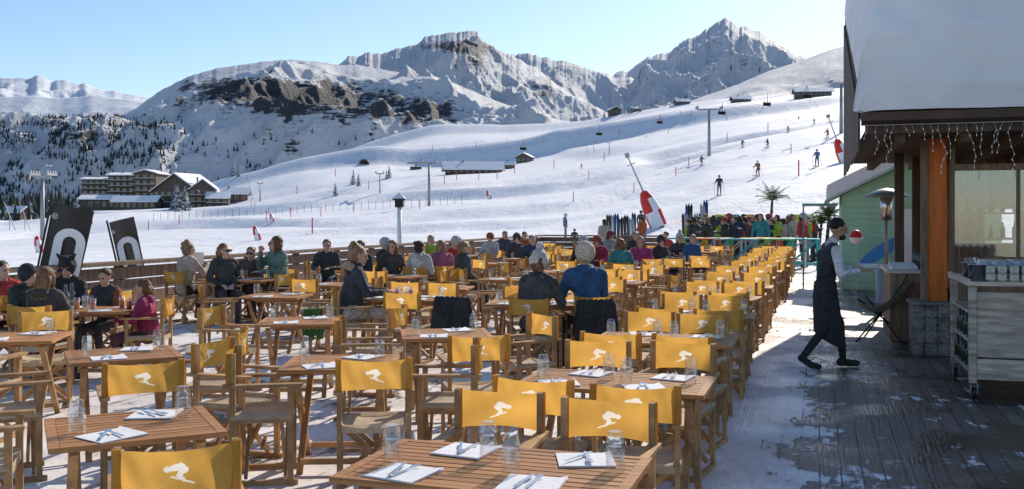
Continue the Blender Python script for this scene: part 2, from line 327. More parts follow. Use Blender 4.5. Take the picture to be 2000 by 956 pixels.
# fence
r=ob('terrace_fence',None);r.rotation_euler=(0,0,-TH)
b=MB(); 
for k in range(4): b.box(-11.52,-11.48,-4,41,.08+.22*k,.28+.22*k)
for k in range(4): b.box(-11.5,-6.5,41.02,41.06,.08+.22*k,.28+.22*k)
ob('fence_boards',b.mesh('fence_boards',[midwood]),parent=r)
fp=MB().box(-.065,.065,0,.1,0,.97).mesh('fence_post',[darkwood])
for l in range(-4,42,2): ob('fence_post',fp,(-11.59,l,0),0,r)
b=MB().box(-11.7,-11.36,-4,41.2,.98,1.04).box(-11.35,-6.5,40.9,41.2,.98,1.04); ob('top_rail',b.mesh('top_rail',[midwood]),parent=r)
tag(r,'weathered low plank fence along the edge of the snowy terrace','fence')
# ---------------- chair template
W_=.225
def chair_frame():
    b=MB(); w=W_
    for sx in(-1,1):
        x=sx*w
        b.box(x-.016,x+.016,-.24,.24,0,.035)
        for yy in(-.19,.19):
            b.box(x-.014,x+.014,yy-.02,yy+.02,.035,.66 if yy>0 else .89)
        b.box(x-.014,x+.014,-.17,.17,.42,.455)
    for yy in(-.13,.13):
        b.bar((-w+.02,yy,.05),(w-.02,yy,.43),.022,.035); b.bar((w-.02,yy+.025,.05),(-w+.02,yy+.025,.43),.022,.035)
    b.box(-w+.017,w-.017,-.01,.01,.235,.26)
    return b
def emb(x,z):
    x=x/.88; z=.785+(z-.785)/.88
    def el(cx,cz,rx,rz,a=0):
        dx,dz=x-cx,z-cz; u=dx*math.cos(a)+dz*math.sin(a); v=-dx*math.sin(a)+dz*math.cos(a); return (u/rx)**2+(v/rz)**2<1
    def sg(x0,z0,x1,z1,w):
        dx,dz=x1-x0,z1-z0; t=max(0,min(1,((x-x0)*dx+(z-z0)*dz)/(dx*dx+dz*dz))); return math.hypot(x-x0-t*dx,z-z0-t*dz)<w
    return el(-.047,.803,.017,.016) or el(-.006,.812,.038,.019,.3) or el(.020,.797,.024,.020) or sg(.022,.795,.004,.768,.013) or sg(.004,.768,.022,.745,.009) or sg(-.03,.765,.068,.722,.0045)
def back_canvas(nx,nz):
    b=MB(); hw=.238
    def yv(x,z): return -.212-.035*(1-(x/hw)**2)+.006*math.sin(z*26+x*14)+.005*math.sin(x*60+z*20)*abs(x)/hw
    vs=[]
    for j in range(nz+1):
        t=j/nz; z0=.68+.205*t
        for i in range(nx+1):
            x=-hw+2*hw*i/nx; sag=.014*(1-(x/hw)**2)*(1-2*t); vs.append((x,yv(x,z0),z0+sag))
    b.add(vs,[(j*(nx+1)+i,j*(nx+1)+i+1,(j+1)*(nx+1)+i+1,(j+1)*(nx+1)+i) for j in range(nz) for i in range(nx)])
    b.m=[1 if emb(-hw+2*hw*(k%nx+.5)/nx,.68+.205*(k//nx+.5)/nz) else 0 for k in range(nx*nz)]
    for sx in(-1,1): b.cyl((sx*.228,-.213,.675),(sx*.228,-.213,.89),.02,n=8)
    return b
def seat_canvas():
    b=MB(); n=6; vs=[]; w=W_
    for j in range(5):
        y=-.2+.4*j/4
        for i in range(n+1):
            x=-w+2*w*i/n; vs.append((x,y,.462-.03*(1-(x/w)**2)))
    b.add(vs,[(j*(n+1)+i,j*(n+1)+i+1,(j+1)*(n+1)+i+1,(j+1)*(n+1)+i) for j in range(4) for i in range(n)])
    for sx in(-1,1): b.cyl((sx*w,-.2,.458),(sx*w,.2,.458),.022,n=6)
    for y in(-.2,.2): b.add([(-w,y,.46),(w,y,.46),(w,y,.41),(0,y,.40),(-w,y,.41)],[(0,1,2,3,4)])
    return b
arm=MB().prism([(-.03,-.25,.66),(.03,-.25,.66),(.035,.24,.66),(.02,.27,.66),(-.02,.27,.66),(-.035,.24,.66)],(0,0,.022)).mesh('armrest',[chairW])
fm=chair_frame(); bm_=back_canvas(110,48); sm_=seat_canvas(); ax_=W_+.005
CH=templ('director_chair',fm.mesh('chair_frame',[chairW]),[('backrest',bm_.mesh('backrest',[canvas,white])),('seat',sm_.mesh('seat',[seatC])),('armrest',arm,(ax_,0,0)),('armrest',arm,(-ax_,0,0))])
far=MB().merge(fm,mo=0).merge(back_canvas(40,18),mo=1).merge(sm_,mo=3)
for sx in(-ax_,ax_): far.box(sx-.03,sx+.03,-.25,.26,.66,.68)
CHF=templ('director_chair',far.mesh('whole_chair',[chairW,canvas,white,seatC]))
# ---------------- table templates
def table(w,d):
    t=MB(); n=max(6,round(d/.075)); sw=(d-.09)/n
    for k in range(n):
        y0=-d/2+.045+k*sw; t.box(-w/2+.05,w/2-.05,y0+.006,y0+sw-.006,.722,.742)
    t.box(-w/2,-w/2+.048,-d/2,d/2,.718,.744); t.box(w/2-.048,w/2,-d/2,d/2,.718,.744)
    t.box(-w/2+.05,w/2-.05,-d/2,-d/2+.042,.718,.744); t.box(-w/2+.05,w/2-.05,d/2-.042,d/2,.718,.744)
    for x in(-w/4,w/4): t.box(x-.03,x+.03,-d/2+.05,d/2-.05,.698,.716)
    g=MB()
    for sx in(-1,1):
        x=sx*(w/2-.14)
        g.bar((x,-d/2+.08,.0),(x,d/2-.1,.69),.028,.045,up=(1,0,0)); g.bar((x+.03*sx,d/2-.08,.0),(x+.03*sx,-d/2+.1,.69),.028,.045,up=(1,0,0))
    for yy in(-d/2+.12,d/2-.12): g.box(-w/2+.14,w/2-.14,yy-.012,yy+.012,.06,.1)
    g.box(-w/2+.1,w/2-.1,-.015,.015,.655,.695)
    r=templ('slatted_table',None,[('table_top',t.mesh('table_top',[woodC])),('leg_frame',g.mesh('leg_frame',[chairW]))]); return r
TA=table(1.2,.72); TB=table(.8,.75)
def tumbler(z0,n=10):
    b=MB(); pr=[(.037,z0),(.038,z0+.012),(.035,z0+.05),(.028,z0+.085),(.025,z0+.09),(.0,z0+.09)]
    b.lathe(pr,n); b.lathe([(.034,z0),(.032,z0+.05),(.0,z0+.078)],n); return b
t1=tumbler(0).mesh('tumbler',[tumG]); t2=tumbler(.055).mesh('tumbler',[tumG])
GS=templ('tumbler_stack',None,[('tumbler',t1),('tumbler',t2)]); GF=templ('tumbler_stack',MB().merge(tumbler(0,7)).merge(tumbler(.055,7)).mesh('tumbler_stack',[tumG]))
b=MB(); b.box(-.11,.11,-.11,.11,0,.003); b.prism([(-.11,-.11,.0035),(.11,-.11,.0035),(.11,.11,.008)],(0,0,.003)); NAP=templ('napkin',b.mesh('napkin',[paper]))
b=MB().box(-.006,.006,-.1,.03,.002,.005); b.prism([(-.006,.03,.002),(.006,.03,.002),(.013,.05,.004),(.013,.06,.004),(-.013,.06,.004),(-.013,.05,.004)],(0,0,.003))
for k in(-.0105,-.0035,.0035,.0105): b.box(k-.0018,k+.0018,.06,.1,.004,.007)
FK=templ('fork',b.mesh('fork',[steel]))
b=MB().box(-.007,.007,-.1,0,.002,.006).prism([(-.007,0,.003),(.006,0,.003),(.009,.05,.003),(.004,.11,.003),(-.007,.09,.003)],(0,0,.002)); KN_=templ('knife',b.mesh('knife',[steel]))
# ---------------- people
def rotM(yaw=0,pitch=0,roll=0): return Matrix.Rotation(yaw,3,'Z')@Matrix.Rotation(pitch,3,'X')@Matrix.Rotation(roll,3,'Y')
class Body:
    def __init__(s): s.p=[]
    def c(s,a,b,ra,rb,l): s.p.append(('c',Vector(a),Vector(b),ra,rb,l))
    def e(s,c,r,l,M=None): s.p.append(('e',Vector(c),Vector(r),M or Matrix.Identity(3),0,l))
    def build(s,voxel,name):
        mb=MB()
        for p in s.p:
            if p[0]=='c': mb.cap(p[1],p[2],p[3],p[4])
            else: mb.ell(p[1],p[2],M=p[3])
        me=mb.mesh(name,[]); o=bpy.data.objects.new('tmp',me); COL.objects.link(o)
        m=o.modifiers.new('r','REMESH'); m.mode='VOXEL'; m.voxel_size=voxel
        m=o.modifiers.new('s','SMOOTH'); m.factor=.5; m.iterations=2
        dg=bpy.context.evaluated_depsgraph_get(); ne=bpy.data.meshes.new_from_object(o.evaluated_get(dg)); ne.name=name
        bpy.data.objects.remove(o); bpy.data.meshes.remove(me)
        n=len(ne.polygons); ce=np.empty(n*3); ne.polygons.foreach_get('center',ce); ce=ce.reshape(-1,3)
        best=np.full(n,9.); lab=np.zeros(n,int)
        for p in s.p:
            if p[0]=='c':
                a=np.array(p[1]);d=np.array(p[2])-a;L=max(d@d,1e-9); tt=np.clip(((ce-a)@d)/L,0,1); ds=np.linalg.norm(ce-a-tt[:,None]*d,axis=1)-(p[3]*(1-tt)+p[4]*tt)
            else:
                M=np.array(p[3]); q_=(ce-np.array(p[1]))@M; k=np.linalg.norm(q_/np.array(p[2]),axis=1); ds=(k-1)*min(p[2])
            w=ds<best; best[w]=ds[w]; lab[w]=p[5]
        ne.polygons.foreach_set('use_smooth',[True]*n)
        for i in range(6): ne.materials.append(None)
        ne.polygons.foreach_set('material_index',lab.astype(np.int32)); return ne
# labels 0 skin 1 top 2 trousers 3 shoes 4 sleeve 5 eye
def hand(B,w,d,side,lab,curl=.5,up=(0,0,1)):
    w=Vector(w);d=Vector(d).normalized();u=Vector(up);a=d.cross(u).normalized(); n=a.cross(d).normalized()
    for k in(-.022,0,.022): B.c(w,w+d*.075+a*k,.02,.016,lab)
    for i,k in enumerate((-.032,-.011,.011,.032)):
        L=(.066,.078,.072,.055)[i] if side>0 else (.055,.072,.078,.066)[i]
        p=w+d*.08+a*k; m=p+d*L*.5-n*L*.2*curl; e=m+d*L*.35-n*L*.5*curl; B.c(p,m,.0105,.0095,lab); B.c(m,e,.0095,.008,lab)
    t=w+d*.02-a*side*.02; m=t-a*side*.035+d*.03; B.c(t,m,.013,.011,lab); B.c(m,m+d*.03-n*.01,.011,.009,lab)
def headp(B,hc,M):
    hc=Vector(hc); P=lambda x,y,z: hc+M@Vector((x,y,z))
    B.e(P(0,-.012,.02),(.077,.095,.095),0,M); B.e(P(0,.012,-.03),(.06,.075,.085),0,M)
    B.c(P(0,.088,.01),P(0,.108,-.022),.011,.014,0); B.c(P(-.04,.082,.03),P(.04,.082,.03),.012,.012,0)
    B.c(P(-.02,.088,-.058),P(.02,.088,-.058),.009,.009,0); B.c(P(0,.072,-.092),P(0,.075,-.088),.024,.02,0)
    for sx in(-1,1):
        B.c(P(sx*.078,-.01,.015),P(sx*.076,-.012,-.025),.015,.011,0); B.e(P(sx*.031,.086,.008),(.012,.008,.008),5,M)
def arms(B,sh,el,wr,thick=1,hl=0,curl=.5,fw=None):
    for i,sx in enumerate((-1,1)):
        a,b_,c=sh[i],el[i],wr[i]; B.c(a,b_,.062*thick,.05*thick,4); B.c(b_,c,.05*thick,.034*thick,4)
        d=(Vector(c)-Vector(b_)).normalized() if fw is None else Vector(fw); hand(B,Vector(c)+d*.01,d,sx,hl,curl)
def collar(B,ys,z):
    for i in range(7):
        a=math.pi*(1.0+i/6.); B.c((.075*math.cos(a),ys+.01+.075*math.sin(a),z),(.075*math.cos(a+.3),ys+.01+.075*math.sin(a+.3),z+.02),.034,.030,1)
    B.c((-.05,ys-.09,z-.03),(.05,ys-.09,z-.03),.055,.055,1)
def seated(lean=.08,arm='table',yaw=0,pitch=0,f=0,thick=1.15,voxel=.011,legs=0,col=True):
    B=Body(); ys=lean*.5
    sw=.165 if f else .19
    B.c((-.09,0,.56),(.09,0,.56),.115,.115,2); B.c((0,-.01,.6),(0,ys*.6,.85),.135*thick,.13*thick,1); B.c((-.07,ys*.9,.95),(.07,ys*.9,.95),.125*thick,.125*thick,1)
    B.c((-sw+.03,ys,1.045),(sw-.03,ys,1.045),.068*thick,.068*thick,1)
    B.c((0,ys,1.04),(0,ys+.02,1.13),.055,.05,0); B.c((0,ys,1.05),(0,ys+.005,1.09),.075,.062,1)
    if col: collar(B,ys,1.10)
    hc=Vector((0,ys+.035,1.235)); M=rotM(yaw,pitch); headp(B,hc,M)
    for sx in(-1,1):
        k=(.12+.03*legs)*sx; B.c((sx*.09,.02,.56),(k,.44,.54),.09,.065,2); B.c((k,.44,.53),(k,.40,.13),.062,.045,2); B.c((k,.38,.07),(k*1.1,.55,.045),.048,.036,3)
    if arm=='table': el=[(-.25,ys+.1,.80),(.25,ys+.1,.80)];wr=[(-.11,ys+.36,.80),(.13,ys+.34,.80)]
    elif arm=='lap': el=[(-.25,ys-.02,.78),(.25,ys-.02,.78)];wr=[(-.1,ys+.22,.68),(.1,ys+.22,.68)]
    elif arm=='read': el=[(-.25,ys+.12,.84),(.25,ys+.12,.84)];wr=[(-.15,ys+.32,.98),(.15,ys+.32,.98)]
    else: el=[(-.25,ys+.1,.80),(.26,ys+.16,.86)];wr=[(-.11,ys+.36,.80),(.1,ys+.24,1.1)]
    arms(B,[(-sw,ys,1.03),(sw,ys,1.03)],el,wr,thick)
    return (B.build(voxel,'person_body'),hc,yaw,pitch)
def standing(arm='down',stride=.0,voxel=.014,yaw=0,crouch=0,thick=1.15,f=0):
    B=Body(); h=.93-crouch*.25; ys=crouch*.25; sw=.17 if f else .195; up=h-.93+(-.03*crouch)
    B.c((-.08,0,h),(.08,0,h),.115,.115,2); B.c((0,0,h+.05),(0,ys*.6,1.22+up),.13*thick,.135*thick,1); B.c((-.07,ys*.9,1.32+up),(.07,ys*.9,1.32+up),.125*thick,.125*thick,1)
    B.c((-sw+.03,ys,1.43+up),(sw-.03,ys,1.43+up),.068*thick,.068*thick,1); B.c((0,ys,1.43+up),(0,ys+.02,1.53+up),.056,.05,0); B.c((0,ys,1.44+up),(0,ys+.01,1.48+up),.075,.062,1)
    collar(B,ys,1.49+up)
    hc=Vector((0,ys+.035,1.635+up)); headp(B,hc,rotM(yaw,0))
    for sx in(-1,1):
        k=sx*.11;st=stride*sx; B.c((sx*.09,0,h),(k,st*.6+.22*crouch+.03,.5),.09,.065,2); B.c((k,st*.6+.22*crouch+.03,.5),(k,st-.0,.12),.064,.048,2); B.c((k,st-.03,.06),(k*1.2,st+.15,.045),.05,.038,3)
    if arm=='down': el=[(-.27,-.02,1.13+up),(.27,-.02,1.13+up)];wr=[(-.28,.1,.88+up),(.28,.1,.88+up)]
    elif arm=='poles': el=[(-.28,ys+.08,1.15+up),(.28,ys+.08,1.15+up)];wr=[(-.33,ys+.34,1.1+up),(.33,ys+.34,1.1+up)]
    else: el=[(-.26,.06,1.14),(.26,.06,1.14)];wr=[(-.12,.32,1.2),(.14,.32,1.22)]
    arms(B,[(-sw,ys,1.41+up),(sw,ys,1.41+up)],el,wr,thick)
    return (B.build(voxel,'person_body'),hc,yaw,0)
def rem(mb,vox,name,m):
    me=mb.mesh(name,[]); o=bpy.data.objects.new('tmp',me); COL.objects.link(o); a=o.modifiers.new('r','REMESH');a.mode='VOXEL';a.voxel_size=vox; a=o.modifiers.new('s','SMOOTH');a.iterations=2
    ne=bpy.data.meshes.new_from_object(o.evaluated_get(bpy.context.evaluated_depsgraph_get())); bpy.data.objects.remove(o); ne.name=name
    ne.polygons.foreach_set('use_smooth',[True]*len(ne.polygons)); ne.materials.clear(); ne.materials.append(m); return ne
def hairmb(k):
    b=MB(); b.ell((0,-.034,.048),(.090,.098,.090))
    if k!='short': b.ell((0,-.05,-.01),(.09,.08,.105))
    if k in('bob','bun'):
        for i in range(12): b.ell((R(-.07,.07),-.05-R(0,.07),R(-.08,.09)),(.035,.03,.04),8)
    if k=='long':
        for x in(-.06,-.03,0,.03,.06): b.cap((x,-.07,-.02),(x*1.3,-.10,-.25-R(0,.05)),.04,.022)
        for sx in(-1,1): b.cap((sx*.08,-.0,.02),(sx*.085,.0,-.17),.024,.02)
    if k=='bun': b.ell((0,-.09,.12),(.05,.05,.05))
    return b
HM={k:hairmb(k) for k in('short','bob','long','bun')}
def beanie(pom=False):
    b=MB().ell((0,-.024,.055),(.106,.128,.115)); b.cap((0,-.024,.030),(0,-.024,.045),.116,.116,16)
    if pom: b.ell((0,-.02,.195),(.05,.05,.055))
    return b
def hatmesh(k):
    if k=='helmet': return MB().ell((0,-.02,.045),(.112,.135,.112))
    if k=='hood':
        b=MB()
        for i in range(9):
            a=math.pi*i/8; b.cap((.12*math.cos(a),-.07-.05*math.sin(a),-.15),(.12*math.cos(a+.42),-.07-.05*math.sin(a+.42),-.14),.05,.05)
        return b
    if k=='jester':
        b=beanie(); b.cap((-.05,-.01,.11),(-.12,-.01,.19),.045,.014); b.cap((.05,-.01,.11),(.12,-.01,.19),.045,.014); return b
    return beanie(k=='pom')
HC={}
def cm(col,kind='cloth'):
    if kind=='cloth': col=[.035+c*.96 for c in col]
    key=kind+'_%d_%d_%d'%tuple(int(c*1000) for c in col)
    if kind=='cloth': return mat(key,col,.8,.35,5,.8,bd=.04)
    if kind=='hair': return mat(key,col,.5,.5,30,.5,st=(1,1,.3),bd=.01)
    return mat(key,col,.55,.08,6,.05)
SKIN=(.60,.36,.26)
def person(pose,loc,rz,top,trou=(.03,.03,.04),hair='bob',hc=(.06,.03,.015),hat=None,hatc=(.1,.1,.1),sc=1,label='',skin=SKIN,shoes=(.03,.03,.03),sleeve=None,glasses=False,grp=None,extra=None):
    me,c,yaw,pitch=pose; o=ob('person',me,loc,rz); o.scale=(sc,)*3
    ms=[cm(skin,'skin'),cm(top),cm(trou),cm(shoes),cm(sleeve or top),cm((.02,.015,.012),'skin')]
    for s_,m in zip(o.material_slots,ms): s_.link='OBJECT'; s_.material=m
    def sub(n,key,mb,m,vox=.012):
        if key not in HC: HC[key]=rem(mb(),vox,n,m)
        h=ob(n,HC[key],c,0,o); h.rotation_euler=(pitch,0,yaw); h.material_slots[0].link='OBJECT'; h.material_slots[0].material=m; return h
    if hair: sub('hair','h'+hair,lambda:HM[hair],cm(hc,'hair'))
    if hat: sub({'helmet':'helmet','hood':'fur_hood'}.get(hat,'woollen_hat'),'t'+hat,lambda:hatmesh(hat),cm(hatc))
    if glasses:
        b=MB().box(-.062,-.006,.098,.104,-.012,.022).box(.006,.062,.098,.104,-.012,.022).box(-.07,.07,.1,.103,.016,.024).box(-.083,-.078,-.01,.1,.008,.016).box(.078,.083,-.01,.1,.008,.016)
        g=ob('sunglasses',b.mesh('sunglasses',[darkmetal]),c,0,o); g.rotation_euler=(pitch,0,yaw)
    tag(o,label,'person',grp); return o
sT1=seated(.12,'table',0,-.2,1); sT2=seated(.0,'lap',.5,0,1); sT3=seated(.15,'read',-.2,-.3,1); sT4=seated(.1,'drink',-.5,0,0,1.15); sM=seated(.22,'table',.3,-.25,0,1.12)
sF1=seated(.1,'table',.2,0,0,1.15,.016); sF2=seated(.0,'lap',-.5,0,1,1.15,.016)
stD=standing('down',.05); stC=standing('cup',-.06,yaw=.4); stS=standing('poles',.04,crouch=.6,voxel=.016); stW=standing('poles',.12,crouch=.15,voxel=.016)
rd=math.radians
people=[]; seats=[]
def sit(px,Y,face,pose,label,**kw):
    # face: compass-like bearing the person looks toward, 0 = +Y, 90 = +X
    p=AT(px,Y); rz=-rd(face); people.append(p); seats.append((p,rz,kw.get('sc',1)))
    return person(pose,p,rz,kw.pop('top'),label=label,**kw)
sit(6,11.9,150,sT2,'child in a red ski jacket sitting at the busy table',top=(.6,.03,.03),hair='bob',hc=(.05,.025,.015),sc=.93)
sit(48,11.5,120,sF1,'person in black and green jacket sitting at the busy table',top=(.04,.06,.04),hair='short',hat='beanie',hatc=(.02,.02,.03),sc=.9)
sit(82,10.3,10,sT1,'woman with long brown hair and dark jacket seen from behind',top=(.06,.05,.045),hair='long',hc=(.26,.13,.055),sc=.93)
sit(136,12.1,175,sT1,'person in black jacket and black jester hat at the table',top=(.02,.02,.022),hat='jester',hatc=(.015,.015,.02),hair='bob',hc=(.1,.05,.02),sc=.95)
sit(212,12.0,190,sT1,'boy in dark jacket with orange trim at the table',top=(.05,.05,.055),sleeve=(.35,.09,.02),hair='short',hc=(.16,.075,.035),sc=.86)
sit(291,11.1,262,sT1,'small girl in a magenta jacket sitting sideways to the table',top=(.5,.02,.16),trou=(.2,.08,.1),hair='bob',hc=(.2,.09,.04),sc=.8)
sit(360,16.7,30,sT3,'woman with a hair bun in a beige fleece reading a menu',top=(.70,.58,.45),hair='bun',hc=(.36,.2,.1))
sit(438,16.4,150,sT2,'woman with sunglasses in a black jacket by the fence',top=(.04,.04,.04),hair='bob',hc=(.24,.12,.055),glasses=True)
sit(493,17.6,190,sF1,'person in dark coat with curly hair leaning on the table',top=(.12,.09,.08),hair='bob',hc=(.28,.14,.065),sc=.93,glasses=True)
sit(546,17.2,225,sT4,'woman with long brown hair in a green striped jacket',top=(.13,.24,.19),hair='long',hc=(.22,.1,.04),glasses=True,sc=1.08)
sit(686,12.4,75,sT1,'woman in navy down jacket with fur hood eating at the table',top=(.035,.042,.06),trou=(.66,.57,.46),hair='bun',hc=(.32,.18,.095),hat='hood',hatc=(.55,.42,.28),sc=1.06)
sit(1047,11.2,25,sT1,'woman in white bobble hat and black jacket seen from behind',top=(.06,.06,.065),hat='pom',hatc=(.82,.78,.70),hair='bob',hc=(.2,.11,.05),sc=1.02)
sit(1150,11.5,-15,sM,'man in beige beanie and navy blue sweater seen from behind',top=(.02,.13,.32),hat='beanie',hatc=(.76,.65,.50),hair='short',hc=(.08,.05,.03),sc=1.08)
farp=[(707,18.5,200,(.03,.03,.03),'short',None,0),(765,18.6,160,(.06,.05,.04),'long',None,0),(748,20,120,(.03,.03,.03),'short','beanie',0),(820,18.2,20,(.75,.73,.68),'bob',None,0),(862,18.6,-20,(.45,.15,.25),'long',None,0),(890,21.5,200,(.65,.03,.02),'bob','beanie',0),(843,24,190,(.45,.7,.06),'bob',None,0),(905,17.8,60,(.06,.08,.08),'bob',None,0),(960,27,210,(.5,.5,.5),'short','helmet',0),(1008,26,150,(.05,.05,.06),'short','beanie',0),(1040,24,180,(.03,.04,.1),'bob',None,0),(1138,22.5,170,(.03,.03,.03),'short','helmet',0),(1168,23,200,(.5,.03,.1),'bob','helmet',0),(1213,20,20,(.02,.30,.32),'long',None,0),(1253,22,200,(.45,.02,.2),'long',None,0),(1290,23,150,(.03,.03,.05),'short','beanie',0),(1328,26,190,(.05,.05,.06),'bob','pom',0),(1352,25,160,(.03,.15,.4),'short',None,0),(1025,30,180,(.6,.12,.03),'short',None,0),(985,31,160,(.05,.06,.1),'bob',None,0),(640,19.4,180,(.05,.05,.06),'short',None,0),(1240,29,170,(.05,.05,.05),'bob',None,0),(1190,30,150,(.5,.5,.52),'bob','beanie',0),(1300,30,200,(.6,.05,.05),'short',None,0)]
def cname(c):
    r,g,b_=c
    if max(c)<.09: return 'dark'
    if min(c)>.45: return 'white'
    if r>.25 and g<.16 and b_>.08: return 'purple red'
    if r>.45 and g<.2: return 'red'
    if g>.4: return 'lime green'
    if b_>=g>r: return 'blue'
    return 'brown'
for k,(px,Y,fc,c,hr,ht,_) in enumerate(farp):
    sit(px,Y,fc,(sF1,sF2)[k%2],'diner in %s jacket sitting at a sunny terrace table'%cname(c),top=c,hair=hr,hc=random.choice([(.05,.03,.015),(.18,.09,.04),(.32,.2,.1)]),hat=ht,hatc=random.choice([(.6,.6,.6),(.05,.05,.06),(.3,.04,.04)]),trou=random.choice([(.03,.03,.04),(.1,.1,.12),(.05,.07,.12)]))
# ---------------- lay out tables, chairs
tabs=[]
LMAX=33
for k in range(13):
    l=3.95+2.28*k; tabs.append((CL(-1.27+R(-.06,.06),l+R(-.05,.05)),-TH+rd(R(-1.5,1.5)),'A',l))
tabs+= [(G(260,832,.74),rd(27),'B',4.1),(G(240,692,.74),rd(27),'B',6.3),(G(668,708,.74),rd(3),'B',6.4),(G(870,652,.74),rd(8),'B',8.3),(G(587,627,.74),rd(6),'B',8.8),(G(28,659,.74),rd(12),'B',6.9),(AT(178,11.2),rd(0),'A',9.3),(AT(770,12.7),rd(-10),'A',11),(G(1035,603,.74)+Vector((.1,.75,0)),rd(-8),'A',11),(G(540,578,.74),rd(-5),'B',11.6),(AT(480,16.9),rd(-14),'A',15)]
for c,l0 in((-3.3,13.4),(-5.25,13.7),(-7.15,13.9),(-9.2,18)):
    l=l0
    while l<LMAX: tabs.append((CL(c+R(-.2,.2),l),-TH+rd(R(-12,12)),'B' if c<-4 else random.choice('AB'),l)); l+=2.4+R(-.15,.15)
tabs=[(Vector((p.x,p.y,0)),r_,ty,l) for p,r_,ty,l in tabs]
fix=[]
for p,r_,ty,l in tabs:
    for s_ in people:
        d=(p-s_); 
        if d.length<.72: p=p+ (d.normalized() if d.length>.01 else Vector((0,1,0)))*(.74-d.length)
    fix.append((p,r_,ty,l))
tabs=fix
chairs=[]
def addch(p,rz,why=0):
    for s_ in people:
        if (s_-p).length<.6: return
    for c,_ in chairs:
        if (c-p).length<.47: return
    chairs.append((p,rz))
manual=[(-1.42,4.10,22),(-2.42,6.35,25),(-1.72,6.75,-80),(-.92,6.5,8),(-.30,7.75,12),(-3.5,6.75,-62),(-2.95,5.35,-70)]
for x,y,a in manual: addch(Vector((x,y,0)),rd(a))
for p,r_,ty,l in tabs:
    D=Matrix.Rotation(r_,3,'Z'); j=lambda:R(-.07,.07)
    if ty=='A':
        for sx in(-.29,.29):
            if l>4.5: addch(p+D@Vector((sx+j()*.5,-.70+j(),0)),r_+rd(R(-11,11)))
            addch(p+D@Vector((sx+j()*.5,.70+j(),0)),r_+math.pi+rd(R(-11,11)))
    else:
        turn=math.pi/2 if random.random()<.4 else 0
        if l>4.5:
            o_=D@Matrix.Rotation(turn,3,'Z')
            addch(p+o_@Vector((j(),-.74+j(),0)),r_+turn+rd(R(-24,24)))
            if l>6.35 or turn: addch(p+o_@Vector((j(),.76+j(),0)),r_+turn+math.pi+rd(R(-24,24)))
        if random.random()<.4 and l>5: addch(p+D@Vector((-.80+j(),j(),0)),r_-math.pi/2+rd(R(-28,28)))
        if random.random()<.3 and l>7: addch(p+D@Vector((.80+j(),j(),0)),r_+math.pi/2+rd(R(-28,28)))
chairs.sort(key=lambda c:c[0].length); ns=len(seats)
for p,rz,s_ in seats: inst(CH if p.y<16 else CHF,p,rz,1,'wooden director chair with yellow canvas, occupied by a diner','chair','director chairs on the terrace')
for p,rz in chairs[:299-ns]:
    inst(CH if p.y<19 else CHF,p,rz,1,'wooden director chair with yellow canvas back and white skier emblem','chair','director chairs on the terrace')
ng=0
for p,r_,ty,l in tabs:
    inst(TA if ty=='A' else TB,p,r_,1,'brown slatted wooden folding table set on the snowy terrace','table','slatted tables on the terrace')
    D=Matrix.Rotation(r_,3,'Z')
    spots=[(-.33,-.17),(.22,-.17),(-.22,.17),(.33,.17)] if ty=='A' else [(-.12,-.17),(.13,.17)]
    for k,(x,y) in enumerate(spots):
        sy=1 if y>0 else -1
        g=p+D@Vector((x+.14*sy+R(-.02,.02),y*.55+R(-.03,.03),0)); g.z=.745
        inst(GS if l<13 else GF,g,R(0,1),1.13,'two clear tumblers stacked upside down on the table','glass','tumbler stacks on the tables'); ng+=1
        if l<26:
            n_=p+D@Vector((x,y+.05*sy,0)); n_.z=.745; a=r_+R(-.6,.6)
            inst(NAP,n_,a,1.1,'folded white paper napkin on a slatted table','napkin','napkins on the tables')
            if l<14:
                e=D@Vector((.01,0,0)); m=n_+e; m.z=.757; inst(FK,m,r_+math.pi*(sy>0)+R(-.4,.4),1,'steel fork lying on a white napkin','fork','forks on the tables')
                m=n_-e*3; m.z=.757; inst(KN_,m,r_+math.pi*(sy>0)+R(-.4,.4),1,'steel knife lying on a white napkin','knife','knives on the tables')
orange=mat('orange_drink',(.75,.16,.03),.3,.1,5,0)
def tall(px,Y,m,h=.14):
    b=MB().lathe([(0,0),(.03,0),(.034,h),(.031,h),(.028,.012),(0,.012)],12)
    o=ob('drinking_glass',None,AT(px,Y,.746)); ob('glass_wall',b.mesh('glass_wall',[tumG],True),parent=o); ob('drink',MB().cyl((0,0,.012),(0,0,h*.75),.028,.03,12).mesh('drink',[m],True),parent=o)
    tag(o,'tall glass with a coloured drink on a table','glass','drinks on the tables')
for px,Y,m in((150,11.1,orange),(166,11.3,orange),(182,11.0,orange),(120,11.2,orange),(238,11.2,orange),(252,11.0,redM),(480,16.8,orange),(470,17,orange),(803,12.7,orange),(775,12.6,orange)): tall(px,Y,m)
def bottle(px,Y):
    b=MB().lathe([(0,0),(.04,0),(.04,.17),(.018,.22),(.016,.29),(0,.29)],12); o=ob('water_bottle',b.mesh('water_bottle',[tumG],True),AT(px,Y,.746)); tag(o,'clear glass water bottle on the table','bottle')
bottle(140,11.35);bottle(128,11.1)
b=MB().lathe([(0,.01),(.07,.01),(.12,.022),(.125,.02),(.08,0),(0,0)],20); plate=templ('plate',b.mesh('plate',[paper],True))
for px,Y in((745,12.6),(820,12.75),(1070,11.95),(1160,12.15)): inst(plate,AT(px,Y,.746),0,1,'white round plate on an occupied table','plate','plates')
b=MB().box(-.15,.15,-.003,.003,0,.21); o=ob('menu_sheet',b.mesh('menu_sheet',[paper]),AT(385,17.0,.98),rd(-25)); tag(o,'white paper menu held by a seated woman','menu')
blk=cm((.02,.02,.022))
